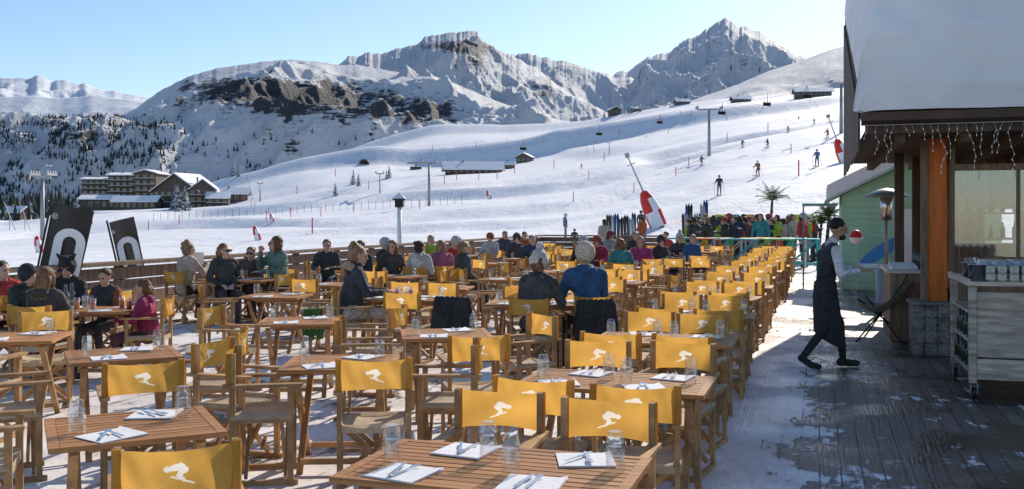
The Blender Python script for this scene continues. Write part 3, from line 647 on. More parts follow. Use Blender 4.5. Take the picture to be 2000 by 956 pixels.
def coat(px,Y,rz,m,s=(.85,1,.95)):
    b=MB()
    for i in range(7):
        x=-.24+.08*i; b.cap((x,-.25,.86),(x*1.1,-.29,.42+R(-.05,.05)),.045,.05); 
    for sx in(-1,1): b.cap((sx*.22,-.26,.84),(sx*.30,-.25,.5),.06,.045)
    o=ob('hanging_jacket',rem(b,.02,'hanging_jacket',m),AT(px,Y),rz); o.scale=s; tag(o,'jacket draped over the back of a director chair','jacket')
coat(1150,11.5,rd(15),blk); coat(900,11.9,rd(-20),blk); coat(612,12.6,rd(10),cm((.10,.28,.03)),(.42,.9,.72))
# ---------------- waiter
B=Body(); 
B.c((-.08,-.15,.95),(.08,-.15,.95),.105,.105,2); B.c((0,-.15,1.0),(0,-.12,1.22),.112,.125,1); B.c((-.07,-.11,1.33),(.07,-.11,1.33),.126,.126,1)
B.c((-.14,-.09,1.44),(.14,-.09,1.44),.062,.062,1); B.c((0,-.08,1.46),(0,-.03,1.55),.056,.053,0); B.c((0,-.08,1.47),(0,-.055,1.515),.068,.063,4)
hcw=Vector((0,.01,1.66)); Mw=rotM(0,-.22); headp(B,hcw,Mw); B.e(hcw+Mw@Vector((0,.05,-.082)),(.058,.056,.044),5,Mw)
arms(B,[(-.20,-.09,1.41),(.20,-.09,1.41)],[(-.245,-.08,1.15),(.245,-.06,1.14)],[(-.12,.19,1.18),(.12,.20,1.17)],1.0,fw=(0,1,.05),curl=.3)
B.c((.09,-.15,.93),(.10,-.17,.52),.088,.062,2);B.c((.10,-.17,.52),(.10,-.44,.17),.06,.043,2);B.c((.10,-.47,.14),(.10,-.35,.055),.045,.04,3);B.c((.1,-.35,.055),(.1,-.26,.037),.042,.034,3)
B.c((-.09,-.15,.93),(-.10,.06,.52),.088,.062,2);B.c((-.10,.06,.52),(-.10,.10,.12),.06,.043,2);B.c((-.10,.07,.06),(-.10,.27,.045),.05,.038,3)
wp=AT(1636,11.6); wrz=rd(-88)
wpose=(B.build(.007,'person_body'),hcw,0,-.22)
o=person(wpose,wp,wrz,(.02,.022,.03),(.012,.012,.014),'short',(.012,.01,.009),label='waiter in white shirt, dark waistcoat and long apron carrying plates',sleeve=(.82,.82,.84),shoes=(.02,.018,.018),skin=(.44,.25,.16))
b=MB(); n=28; prof=[(1.04,-.15,.126,.124),(1.0,-.15,.135,.13),(.85,-.145,.148,.145),(.7,-.13,.158,.155),(.58,-.115,.16,.165),(.46,-.10,.158,.175),(.34,-.085,.152,.185)]
vs=[]
for j,(z,cy,rx,ry) in enumerate(prof):
    for i in range(n):
        a=2*math.pi*i/n; k=1+.07*math.sin(a*7+j*.4)*j/6; vs.append((rx*k*math.cos(a),cy+ry*k*math.sin(a),z-(.10*math.sin(a+.6)*(j/6)**2)))
b.add(vs,[(j*n+i,j*n+(i+1)%n,(j+1)*n+(i+1)%n,(j+1)*n+i) for j in range(len(prof)-1) for i in range(n)])
ob('apron',b.mesh('apron',[mat('apron_cloth',(.035,.035,.04),.85,.15,4,.25,bd=.02)],True),parent=o)
for k,z in((0,1.19),(1,1.205),(2,1.22)): inst(plate,wp+Vector((.36,.0,z)),0,1.15,'white plate carried in a stack by the waiter','plate','plates')
# ---------------- chalet on the right
ch=ob('chalet',None);ch.rotation_euler=(0,0,-TH); tag(ch,'dark wooden chalet restaurant with deep snow on its roof','building')
def part(name,b,mats,sm=False,parent=None): return ob(name,b.mesh(name,mats,sm),parent=parent or ch)
part('roof_fascia',MB().box(.55,10,12.80,12.88,2.83,3.0),[darkwood])
part('gutter',MB().prism([(.5,12.62,3.08),(.5,12.64,2.98),(.5,12.70,2.94),(.5,12.79,2.94),(.5,12.79,3.08),(.5,12.76,3.08),(.5,12.76,2.98),(.5,12.66,3.0),(.5,12.65,3.08)],(9.6,0,0)),[mat('gutter_metal',(.10,.07,.055),.4,.2,3,.05,metal=.4)])
b=MB(); b.prism([(.5,12.88,3.0),(.5,20.5,5.6),(.5,20.5,5.75),(.5,12.80,3.12)],(9.6,0,0)); part('roof',b,[darkwood])
b=MB(); b.box(.56,10,12.9,20.4,2.86,2.9)
for k in range(12): b.box(.9+.75*k,1.02+.75*k,12.9,20.3,2.72,2.855)
part('porch_ceiling',b,[darkwood])
b=MB()
for k in range(30): b.box(.47,.495,12.9+.25*k,13.13+.25*k,2.6+R(0,.06),3.1+.34*k*.25)
part('side_boards',b,[darkwood])
na,nb=70,90; vs=[]
u=np.linspace(0,1,na); Vv=np.linspace(0,1,nb)
def snowpt(a,t):
    P=[(12.66,3.10),(12.56,3.4),(12.56,4.0),(12.66,4.5),(12.9,4.95),(13.4,5.25),(15,5.7),(18,6.5),(20.5,7.2)]
    d=np.interp(t,np.array([0,.12,.26,.4,.5,.58,.7,.85,1]),range(9)); i=int(min(d,7)); f=d-i
    l=P[i][0]*(1-f)+P[i+1][0]*f; z=P[i][1]*(1-f)+P[i+1][1]*f; return l,z
for j in range(nb):
    l,z=snowpt(0,Vv[j])
    for i in range(na):
        c=.50+9.5*(u[i]**1.6)
        e=max(0,1-(c-.50)/.28); zr=3.12+(l-12.8)*.34
        zz=zr+(z-zr)*(1-e**3*.9)
        nz=float(fbm(np.array(c*.9),np.array((z+l)*1.1),4,3))-.5
        vs.append((c-.1*math.sin(min(1,max(0,(z-3.1)/1.5))*3.1)*(1 if i<12 else 0),l-(nz*.34 if l<13.2 else 0)+.10*max(0,z-4.2),zz+nz*.12*(z>3.3)))
b=MB().add(vs,[(j*na+i,j*na+i+1,(j+1)*na+i+1,(j+1)*na+i) for j in range(nb-1) for i in range(na-1)])
sd=[vs[j*na] for j in range(nb)]
b.add(sd+[(.52,p[1],3.1+(max(p[1],12.8)-12.8)*.34) for p in sd],[(j,j+1,nb+j+1,nb+j) for j in range(nb-1)])
part('roof_snow',b,[roofsnow],True)
orangeM=mat('orange_varnished_wood',(.95,.27,.035),.4,.25,3,.1,st=(5,5,.5),tl=.45)
part('porch_post',MB().box(1.29,1.375,13.86,13.98,.70,2.85),[midwood]); part('orange_board',MB().box(1.38,1.60,13.88,13.91,.70,2.84),[orangeM])
b=MB()
for z in range(4):
    for k in range(3):
        o_=R(-.02,.02); b.box(1.17+.15*k+.005,1.17+.15*(k+1)-.005,13.72+o_,14.26,z*.165+.004,(z+1)*.165-.004)
b.box(1.14,1.65,13.68,14.3,.66,.695); b.box(1.18,1.61,13.76,14.2,0,.65); part('stone_pillar',b,[stone])
part('porch_post',MB().box(1.20,1.34,17.2,17.4,0,2.85),[darkwood])
part('side_wall',MB().box(1.55,2.05,18.2,18.3,0,2.85),[darkwood])
b=MB(); b.box(1.66,1.71,13.97,14.07,0,2.84); 
for c in(3.3,4.95,6.6): b.box(c,c+.12,13.97,14.07,0,2.84)
for c0,c1 in((1.715,3.295),(3.425,4.945),(5.075,6.595)): b.box(c0,c1,13.98,14.06,1.18,1.28); b.box(c0,c1,13.98,14.06,2.42,2.5)
for c in(2.45,): b.box(c,c+.04,13.99,14.05,1.285,2.415)
wf=part('window_frame',b,[midwood])
part('lower_wall',MB().box(1.715,6.6,14.0,14.04,0,1.175),[midwood])
pane_m=glassmat('pane',(.86,.88,.9),.12,.5)
for c0,c1 in((1.715,2.445),(2.495,3.295),(3.425,4.945),(5.075,6.595)): part('window_pane',MB().box(c0,c1,14.015,14.02,1.285,2.415),[pane_m])
b=MB(); b.box(2.06,10,19.0,19.1,0,1.35); b.box(2.06,10,19.0,19.1,1.95,2.85)
for c in(2.06,3.3,4.5,5.8,7): b.box(c,c+.75,19.0,19.1,1.355,1.945)
part('back_wall',b,[mat('warm_wood',(.42,.22,.11),.6,.4,3,.2,st=(6,6,.6))])
dk=templ('dark_bottle',MB().lathe([(0,0),(.036,0),(.036,.14),(.014,.19),(.013,.24),(0,.24)],10).mesh('dark_bottle',[mat('dark_glass',(.03,.05,.03),.1,.1,3,0,spec=.7)],True))
for z in(1.45,1.85,2.2):
    o=ob('bottle_shelf',MB().box(0,1.6,0,.25,0,.03).mesh('bottle_shelf',[midwood]),CL(2.15,16.8,z),-TH); tag(o,'wooden shelf of bottles inside the glazed veranda','shelf','shelves inside the veranda')
    for i in range(9): inst(dk,CL(2.25+.17*i,16.92,z+.032),0,R(.9,1.2),'dark bottle standing on a veranda shelf','bottle','bottles on the veranda shelves')
for k,c in enumerate((2.2,3.2,4.3)):
    b=MB().box(-.4,.4,-.35,.35,.72,.75)
    for sx in(-.34,.34):
        for sy in(-.3,.3): b.box(sx-.03,sx+.03,sy-.03,sy+.03,0,.715)
    o=ob('indoor_table',b.mesh('indoor_table',[midwood]),CL(c,15.4+.2*k),-TH); tag(o,'plain wooden table inside the glazed veranda','table','indoor tables')
person(stC,CL(3.0,15.9),rd(150),(.5,.5,.5),(.05,.05,.06),'short',(.06,.03,.02),label='waiter standing inside the glazed veranda',sc=1.02)
bulb=NT('fairy_bulb'); bulb.b.inputs['Base Color'].default_value=(.6,.6,.56,1); bulb.b.inputs['Emission Color'].default_value=(1,.95,.85,1); bulb.b.inputs['Emission Strength'].default_value=.15
wr=MB();bl=MB(); wirem=mat('white_cable',(.5,.5,.5),.5,.1,5,0)
for k in range(60):
    c=.58+k*.1; n=random.choice([1,2,3,4,5,6,8]); x=c; y=12.72; z=2.93
    for i in range(n):
        x2=x+R(-.04,.04); z2=z-R(.05,.09); wr.cyl((x,y,z),(x2,y,z2),.002,n=4); bl.cyl((x2,y,z2),(x2,y-.004,z2-.02),.0055,.003,n=5); x,z=x2,z2
wr.cyl((.5,12.72,2.93),(7,12.72,2.93),.005,n=5)
sl_=ob('string_lights',wr.mesh('string_lights',[wirem]));sl_.rotation_euler=(0,0,-TH); b_=ob('light_bulbs',bl.mesh('light_bulbs',[bulb.m]),parent=sl_); b_['kind']='stuff'
tag(sl_,'white icicle string lights hanging from the chalet gutter','string lights')
# ---------------- service cart
ct=ob('service_cart',None,CL(1.42,10.55),-TH); tag(ct,'whitewashed wooden service trolley with shelves and castors','cart')
ww=mat('whitewashed_wood',(.60,.50,.40),.75,.45,3,.3,st=(1,1,8),spec=.2)
def cp(n,b,m,sm=False): return ob(n,b.mesh(n,m,sm),parent=ct)
for c in(0,1.3):
    for l in(0,1.38): cp('frame_post',MB().box(c,c+.07,l,l+.07,.16,1.12),[ww])
cp('front_panel',MB().box(.075,1.295,.01,.04,.42,1.06),[ww])
cp('cart_top',MB().box(-.02,1.4,-.03,1.48,1.125,1.165).box(-.02,.01,-.03,1.48,1.166,1.19),[ww])
for z in(.25,.55,.84): cp('shelf',MB().box(.01,1.36,.075,1.37,z,z+.025),[ww])
cp('drawer_panel',MB().box(.075,1.295,.0,.03,.2,.4),[ww])
for c in(.05,1.3):
    for l in(.05,1.4):
        w=cp('castor',MB().cyl((c-.02,l,.055),(c+.02,l,.055),.055,n=16,m=0).box(c-.035,c-.025,l-.02,l+.02,.05,.155,1).box(c+.025,c+.035,l-.02,l+.02,.05,.155,1),[darkmetal,greymetal])
for i in range(11):
    for j in range(3):
        inst(GS,CL(1.62+.105*i,10.60+.12*j+R(-.01,.01),1.167),R(0,1),1.45,'two clear tumblers stacked upside down on the trolley','glass','tumbler stacks on the trolley')
pan=templ('steel_container',MB().lathe([(0,0),(.08,0),(.09,.16),(.095,.16),(.095,.165),(.085,.162),(.075,.01),(0,.01)],16).mesh('steel_container',[steel],True))
for p in(CL(1.52,10.68,1.167),CL(1.52,11.1,1.167),CL(1.75,11.4,1.167),CL(2.0,11.3,1.167),CL(1.55,10.9,.866),CL(1.55,11.4,.576),CL(1.55,11.0,.276)): inst(pan,p,0,1,'round stainless steel container standing on the trolley','container','containers on the trolley')
for k in range(18):
    a=R(0,6.28); p=CL(1.52,(10.68,11.1)[k%2],1.27)+Vector((.045*math.cos(a),.045*math.sin(a),0)); f=inst(FK,p,a,1.1,'steel fork standing in a cutlery container','fork','cutlery in the trolley containers'); f.rotation_euler=(rd(80),R(-.2,.2),a)
for k in range(9): inst(dk,CL(1.47+R(0,.02),10.78+.13*k,(.276,.576)[k%2]),0,.95,'small dark bottle on the trolley shelf','bottle','bottles on the trolley shelves')
# ---------------- porch furniture
cn=ob('bar_counter',None,CL(.95,15.2),-TH); tag(cn,'wooden service counter with trays under the porch roof','counter')
ob('counter_body',MB().box(0.05,.75,0.05,1.75,0,.98).mesh('counter_body',[midwood]),parent=cn); ob('counter_top',MB().box(0,.8,0,1.8,.985,1.03).mesh('counter_top',[mat('pale_counter',(.62,.58,.52),.4,.1,4,.05)]),parent=cn)
tray=templ('white_tray',MB().box(-.18,.18,-.12,.12,0,.01).box(-.18,.18,-.12,-.11,.011,.05).box(-.18,.18,.11,.12,.011,.05).box(-.18,-.17,-.109,.109,.011,.05).box(.17,.18,-.109,.109,.011,.05).mesh('white_tray',[paper]))
for i in range(4): inst(tray,CL(1.2+.02*i,15.5+.38*i,1.032),-TH+R(-.2,.2),1,'white rectangular tray on the bar counter','tray','trays on the counter')
for i in range(5): inst(dk,CL(1.45,15.4+.3*i,1.032),0,1.1,'small dark bottle standing on the bar counter','bottle','bottles on the counter')
ht=ob('patio_heater',None,AT(1731,19.2)); tag(ht,'tall gas patio heater with round reflector hood','heater')
ob('reflector_hood',MB().lathe([(.0,2.38),(.12,2.36),(.44,2.22),(.44,2.20),(.1,2.3),(0,2.3)],24).mesh('reflector_hood',[greymetal],True),parent=ht)
ob('burner',MB().cyl((0,0,1.75),(0,0,2.28),.10,.12,16).mesh('burner',[steel],True),parent=ht)
ob('pole',MB().cyl((0,0,.8),(0,0,1.75),.035,n=10).mesh('pole',[greymetal],True),parent=ht); ob('gas_housing',MB().lathe([(0,0),(.23,0),(.23,.06),(.2,.1),(.19,.8),(0,.82)],20).mesh('gas_housing',[greymetal],True),parent=ht)
sc_=ob('butterfly_chair',None,AT(1728,14.2),rd(60)); tag(sc_,'black metal butterfly chair with a pale fleece sling','chair')
b=MB()
for sx in(-1,1):
    b.cyl((sx*.34,-.3,0),(-sx*.30,.32,.62),.012); b.cyl((-sx*.34,.34,0),(sx*.33,-.36,.98),.012)
b.cyl((-.34,-.3,0),(.34,-.3,0),.012);b.cyl((-.34,.34,0),(.34,.34,0),.012); ob('leg_frame',b.mesh('leg_frame',[darkmetal]),parent=sc_)
vs=[];n=9
for j in range(n):
    for i in range(n):
        s_=i/8*2-1;t_=j/8; ww_=.33; y=.34-.70*t_; z=.62-.95*t_*(1-t_)*1.05+.36*t_; z-=.12*(1-s_*s_); z=max(z,.3); vs.append((s_*ww_*(1-.2*math.sin(t_*3.14)),y,z))
ob('sling',MB().add(vs,[(j*n+i,j*n+i+1,(j+1)*n+i+1,(j+1)*n+i) for j in range(n-1) for i in range(n-1)]).mesh('sling',[mat('fleece',(.75,.68,.58),.95,.25,20,.8,bd=.03)],True),parent=sc_)
# green hut
hu=ob('green_hut',None,CL(.55,25.6),-TH); tag(hu,'pale green boarded hut with snow on its pale roof','hut')
gm_=mat('green_paint',(.38,.66,.47),.6,.12,2,.1)
b=MB().prism([(0,0,0),(3.6,0,0),(3.6,0,2.35),(1.8,0,3.25),(0,0,2.35)],(0,3.5,0))
for k in range(15): b.box(-.006,3.606,-.02,-.003,.05+.155*k,.185+.155*k)
ob('hut_wall',b.mesh('hut_wall',[gm_]),parent=hu)
def slab(b,x0,z0,x1,z1,th,y0,y1): b.prism([(x0,y0,z0),(x1,y0,z1),(x1,y0,z1+th),(x0,y0,z0+th)],(0,y1-y0,0))
b=MB(); slab(b,-.4,2.17,1.8,3.27,.06,-.3,3.7); slab(b,1.8,3.27,4.0,2.17,.06,-.3,3.7); ob('hut_roof',b.mesh('hut_roof',[mat('pale_green_trim',(.40,.58,.50),.6,.12,2,.1)]),parent=hu)
b=MB(); slab(b,-.35,2.25,1.8,3.34,.35,-.25,3.6); slab(b,1.8,3.34,3.95,2.25,.35,-.25,3.6); ob('hut_roof_snow',b.mesh('hut_roof_snow',[roofsnow]),parent=hu)
ob('awning',MB().box(-.95,-.1,0,2,2.1,2.15).box(-.94,-.9,0,.04,0,2.09).box(-.2,-.16,0,.04,0,2.09).mesh('awning',[mat('grey_teal_paint',(.16,.34,.34),.6,.2,2,.1)]),parent=hu)
ob('door',MB().box(1.2,2.0,-.045,-.022,.05,2.0).mesh('door',[whiteM]),parent=hu)
b=MB(); pts=[]
for i in range(20):
    a=6.283*i/20; pts.append((.62*math.cos(a),0,.15*math.sin(a)))
b.prism(pts,(0,.05,0)); o=ob('surfboard',b.mesh('surfboard',[mat('blue_board',(.03,.3,.7),.3,.15,2,.02)]),AT(1722,23.2,1.0),-TH); o.rotation_euler=(0,rd(-35),-TH); tag(o,'blue surfboard fixed against the green hut','surfboard')
px,z=1672,1.40
b=MB().ell((0,0,0),(.13,.13,.15)); b.m=[1 if b.v[f[0]][2]<.0 else 0 for f in b.f]
o=ob('balloon',b.mesh('balloon',[redM,whiteM],True),AT(px,19.5,z)); ob('balloon_string',MB().cyl((0,0,-z),(0,0,-.14),.004,n=4).mesh('balloon_string',[whiteM]),parent=o); tag(o,'red and white balloon on a string beside the hut','balloon')
# ---------------- bar area at far end
cols=[(.03,.03,.035),(.6,.03,.03),(.04,.07,.14),(.45,.65,.04),(.05,.05,.05),(.02,.3,.36),(.6,.52,.45),(.03,.03,.03),(.12,.13,.17),(.65,.15,.03)]
cn_=['black','red','navy','lime green','dark','teal','beige','black','grey','orange']
for k in range(56):
    px=1355+ (k*4.3)+R(-5,5); Y=R(36,46)
    if k==50: px,Y=1568,35
    if k==49: px=1180
    if k==48: px=1345
    if k==47: px,Y=1255,46
    i=1 if k==50 else random.randrange(10)
    person((stD,stC)[k%2],AT(px,Y),R(0,6.28),cols[i],random.choice([(.03,.03,.03),(.2,.2,.22),(.05,.06,.1),(.4,.4,.42)]),random.choice(['short','bob','long']),random.choice([(.05,.03,.015),(.25,.15,.07)]),random.choice([None,'beanie','helmet',None]),random.choice([(.6,.6,.6),(.04,.04,.05),(.5,.05,.04)]),R(.95,1.12),'person in %s ski clothes standing at the outdoor bar'%cn_[i],grp='guests at the outdoor bar')
bc=[(.05,.45,.50),(.80,.58,.05),(.7,.1,.05),(.1,.45,.18),(.6,.6,.6)]
for k in range(11):
    m=mat('bar_paint_%d'%(k%5),bc[k%5],.5,.15,3,.1); b=MB().box(-.5,.5,-.35,.35,1.03,1.08)
    g=MB()
    for sx in(-.46,.46):
        for sy in(-.3,.3): g.box(sx-.03,sx+.03,sy-.03,sy+.03,0,1.025)
    for sy in(-.3,.3): g.box(-.42,.42,sy-.02,sy+.02,.2,.25); g.bar((-.42,sy,.25),(.42,sy,1.0),.03,.04)
    o=ob('bar_table',None,AT(1330+24*k,R(32.8,35)),-TH+R(-.2,.2)); ob('table_top',b.mesh('table_top',[m]),parent=o); ob('legs',g.mesh('legs',[m]),parent=o)
    tag(o,'high %s painted wooden bar table'%['turquoise','yellow','red','green','white'][k%5],'table','painted bar tables')
for k,(px,c) in enumerate(((1412,(.5,.5,.08)),(1438,(.05,.38,.35)),(1462,(.55,.33,.06)),(1556,(.4,.55,.06)),(1582,(.4,.55,.06)))):
    b=MB().add([(-.38,-.3,1.2),(.38,-.3,1.2),(.3,.5,1.95),(-.3,.5,1.95)],[(0,1,2,3)]); g=MB()
    for sx in(-.34,.34): g.cyl((sx,-.3,0),(sx,-.3,1.2),.025); g.cyl((sx*.9,.5,0),(sx*.9,.5,1.95),.025)
    o=ob('windbreak',g.mesh('windbreak',[midwood]),AT(px,49),R(-.2,.2)); ob('fabric_panel',b.mesh('fabric_panel',[mat('fab%d'%k,c,.8,.15,3,.1,tl=.3)]),parent=o); tag(o,'bright fabric windbreak panel on wooden poles by the bar','windbreak','fabric panels by the bar')
def palm(px,Y,h,z0=0.):
    o=ob('palm_tree',None,AT(px,Y,z0)); b=MB()
    for k in range(8): b.cyl((0.02*k,0,h*.72*k/8),(0.02*(k+1),0,h*.72*(k+1)/8+.02),.10-.004*k,.075-.004*k,9)
    ob('trunk',b.mesh('trunk',[mat('palm_bark',(.12,.08,.05),.9,.5,8,.5)]),parent=o); b=MB()
    for k in range(30):
        a=k*2.4; el=R(.1,1.25); L=h*R(.22,.30); p=Vector((.15,0,h*.72)); d=Vector((math.cos(a)*math.cos(el),math.sin(a)*math.cos(el),math.sin(el))); sd_=d.cross(Vector((0,0,1))).normalized()
        for i in range(7):
            p2=p+d*L/7; 
            for s_ in(-1,1):
                for f in(.0,.5):
                    q0=p.lerp(p2,f); e=q0+sd_*s_*L*.26*math.sin(3.14*(i+1)/8)+d*.12-Vector((0,0,.06)); b.add([q0,q0+d*.05,e],[(0,1,2)])
            p=p2; d=(d-Vector((0,0,.10))).normalized()
    ob('crown',b.mesh('crown',[mat('palm_leaf',(.08,.13,.045),.6,.5,3,0,tl=.2)]),parent=o); tag(o,'small palm tree standing in the snow by the bar','palm tree')
palm(1502,48,3.7); palm(1612,40,2.6); palm(1598,47,2.1)
for k in range(24):
    px=1335+3.4*k+R(-1,1) if k<16 else 1190+7*(k-16); Y=R(45,48) if k<16 else R(44,46); h=R(1.6,1.85)
    b=MB()
    for s_ in(-.05,.05): 
        pr=[(s_-.045,0,0),(s_+.045,0,0),(s_+.035,0,h*.5),(s_+.05,0,h*.93),(s_,.05,h),(s_-.05,0,h*.93),(s_-.035,0,h*.5)]; b.prism(pr,(0,.02,0)); b.box(s_-.035,s_+.035,-.06,0,h*.42,h*.55,1)
    cc=[(.12,.03,.03),(.05,.05,.06),(.5,.5,.52),(.03,.12,.3),(.05,.06,.05)][k%5]
    o=ob('pair_of_skis',b.mesh('pair_of_skis',[mat('ski%d'%(k%5),cc,.3,.2,4,.02),darkmetal]),AT(px,Y,.02),R(-.3,.3)); o.rotation_euler[0]=R(-.12,-.02); tag(o,'pair of skis planted upright in the snow by the bar','skis','skis standing by the bar'); o.scale=(1.1,1.1,1.1)
    if k in(3,4,12,13): o.scale=(1.2,1.2,1.45)
# ---------------- slope: skiers, guns, lifts, poles
def skier(px,py,face,pose,c,lab,ski=True,Y=None,sc=1.05):
    p=SL(px,py) if Y is None else Vector(((px-1000)/F*Y,Y,gz((px-1000)/F*Y,Y)))
    o=person(pose,p,-rd(face),c,random.choice([(.03,.03,.03),(.06,.06,.09),(.2,.17,.13)]),'short',(.05,.03,.02),'helmet',random.choice([(.05,.05,.05),(.6,.6,.6)]),sc,lab)
    if ski:
        for sx in(-.13,.13):
            s_=ob('ski',MB().prism([(sx-.045,-.75,0),(sx+.045,-.75,0),(sx+.045,.85,0),(sx,1.0,.08),(sx-.045,.85,0)],(0,0,.02)).mesh('ski',[redM]),parent=o)
        for sx in(-.35,.35): ob('ski_pole',MB().cyl((sx,.42,1.0),(sx*1.2,-.2,.05),.012,n=5).mesh('ski_pole',[darkmetal]),parent=o)
    return o
skier(1405,383,200,stW,(.03,.03,.035),'skier in black standing on the groomed piste')
skier(1481,346,220,stS,(.4,.17,.07),'skier in brown jacket crouching down the piste')
skier(1596,326,215,stW,(.05,.16,.35),'skier in blue jacket descending the piste')
skier(1104,458,100,stD,(.14,.16,.25),'skier in blue grey jacket standing behind the fence',False,70)
skier(1122,460,20,stD,(.03,.03,.03),'person in dark jacket standing behind the fence',False,62,.8)
skier(1252,440,30,stD,(.10,.05,.06),'skier in maroon jacket standing by the snow gun',False,68)
for px,py in((1262,270),(1305,262),(1370,325),(1617,272),(1560,235),(1190,235),(1285,212),(1330,225),(1135,330),(1490,215),(905,325),(1450,290),(1540,260),(1420,235),(1590,245),(1500,290)):
    skier(px,py,R(150,250),stS,random.choice(cols),'distant skier descending the wide white piste',True,sc=1.1)['group']='distant skiers on the piste'
def gun(px,py,h,lean,small=False,Y=None):
    p=SL(px,py) if Y is None else Vector(((px-1000)/F*Y,Y,gz((px-1000)/F*Y,Y))); o=ob('snow_lance',None,p); o.rotation_euler=(0,lean,0)
    r=h*.115; b=MB()
    pr=[(r,0),(r*1.05,h*.22),(r*.8,h*.40),(r*.45,h*.5),(0.03,h*.52)]; b.lathe(pr,12); b.m=[(1 if i//12==0 and (i%12) in(7,8,9) else 1 if i//12==1 and (i%12) in(9,10,11) else 0) for i in range(len(b.f))]
    ob('padded_sleeve',b.mesh('padded_sleeve',[redM,whiteM]),parent=o)
    if not small: ob('lance_pole',MB().cyl((0,0,h*.4),(0,0,h),.07,.05,8).box(-.15,.15,-.15,.15,h,h+.35).cyl((-.35,0,h*.9),(.35,0,h*.9),.035,n=6).mesh('lance_pole',[greymetal]),parent=o)
    tag(o,'snow making lance with red and white padded sleeve' if not small else 'short post wrapped in red and white crash padding','snow gun')
gun(1287,430,5.6,-.42,Y=72); gun(1650,318,5,-.35); gun(505,470,2.4,-.3,True);gun(533,438,2.6,-.3,True);gun(957,390,4,-.3,True);gun(78,505,2.2,-.2,True)
def lance(px,py,h,l):
    p=SL(px,py); o=ob('water_lance',MB().cyl((0,0,0),(l,0,h),.07,.04,6).cyl((l*.5,0,0),(l*.5,0,h*.5),.06,n=6).mesh('water_lance',[greymetal]),p); tag(o,'thin slanting metal snow lance on the piste','snow lance')
for a in((500,405,8,-2.5),(80,420,6,2),(880,335,14,-4),(1600,215,22,-12),(1150,300,8,-3),(30,450,5,-2),(60,452,5,-2)): lance(*a)
def pylon(px,py,h,arm=2.2,Y=None):
    p=SL(px,py); o=ob('lift_pylon',MB().cyl((0,0,-1),(0,0,h),h*.04,h*.025,10).mesh('lift_pylon',[greymetal],True),p); b=MB().box(-arm,arm,-.15,.15,h,h+.3)
    for s_ in(-1,1):
        b.box(s_*arm-.15,s_*arm+.15,-1,1,h+.3,h+.5)
        for k in(-.8,-.3,.3,.8): b.cyl((s_*arm-.12,k,h+.6),(s_*arm+.12,k,h+.6),.18,n=8)
    ob('cross_arm',b.mesh('cross_arm',[greymetal]),parent=o); tag(o,'grey chairlift pylon standing on the snowy slope','lift pylon','chairlift pylons'); return p+Vector((0,0,h+.6)),arm
A=pylon(838,403,7.2,1.2); Bp=pylon(1385,306,9,2.4); C_=pylon(1643,262,9,2.0); D_=pylon(742,378,5,1); E_=pylon(1190,300,6,1); F_=pylon(508,395,8,1.2); G_=pylon(83,470,6,.8)
for (p,q_) in ((Bp[0],C_[0]),(A[0],Bp[0])):
    for s_ in(-2.3,2.3): o=ob('lift_cable',MB().cyl(p+Vector((s_,0,0)),q_+Vector((s_,0,0)),.02,n=5).mesh('lift_cable',[greymetal])); tag(o,'steel chairlift cable spanning two pylons','cable','lift cables')
chm=MB().box(-1,1,-.25,.25,-3,-2.9).box(-1,1,.2,.28,-2.9,-2.2).cyl((0,0,0),(0,0,-2.2),.05,n=5).cyl((-1,0,-2.4),(1,0,-2.4),.04,n=5)
for sx in(-.7,0,.7): chm.ell((sx,0,-2.5),(.2,.22,.38)); chm.ell((sx,0,-2.0),(.12,.12,.15))
CHL=templ('lift_chair',chm.mesh('lift_chair',[darkmetal]))
for t_ in(.2,.55,.85): inst(CHL,Bp[0].lerp(C_[0],t_)+Vector((-2.3,0,0)),.3,.8,'loaded chairlift chair hanging from its cable','lift chair','chairlift chairs')
for t_ in(.35,.62,.85): inst(CHL,A[0].lerp(Bp[0],t_)+Vector((-2.3,0,0)),.3,.6,'loaded chairlift chair hanging from its cable','lift chair','chairlift chairs')
mk=templ('piste_marker',MB().cyl((0,0,0),(0,0,1.7),.07,n=6).mesh('piste_marker',[redM]))
mkp=[(568,424),(627,424),(690,415),(720,372),(742,378),(868,362),(892,352),(935,352),(1160,300),(1190,305),(1320,345),(1345,325),(1238,380),(971,352),(1005,340),(1082,330),(1120,395),(655,345),(845,300),(1180,315),(1420,280),(1500,260),(1545,300),(1560,345),(820,410),(520,432),(470,395),(610,460),(350,440),(290,450),(180,440),(1150,355),(1210,268),(1290,240),(1350,230),(1060,285),(990,288),(930,296),(580,380)]
for px,py in mkp:
    p=SL(px,py); inst(mk,p,0,max(.9,min(2.6,p.y/190)),'red piste marker pole planted in the snow','marker pole','red piste markers')
mg=templ('boundary_post',MB().cyl((0,0,0),(0,0,1.5),.035,n=6).mesh('boundary_post',[darkmetal]))
for k in range(44):
    px=300+14*k; p=SL(px,432-k*.75); o=inst(mg,p,0,.9,'thin piste boundary post in the snow','marker pole','piste boundary posts')
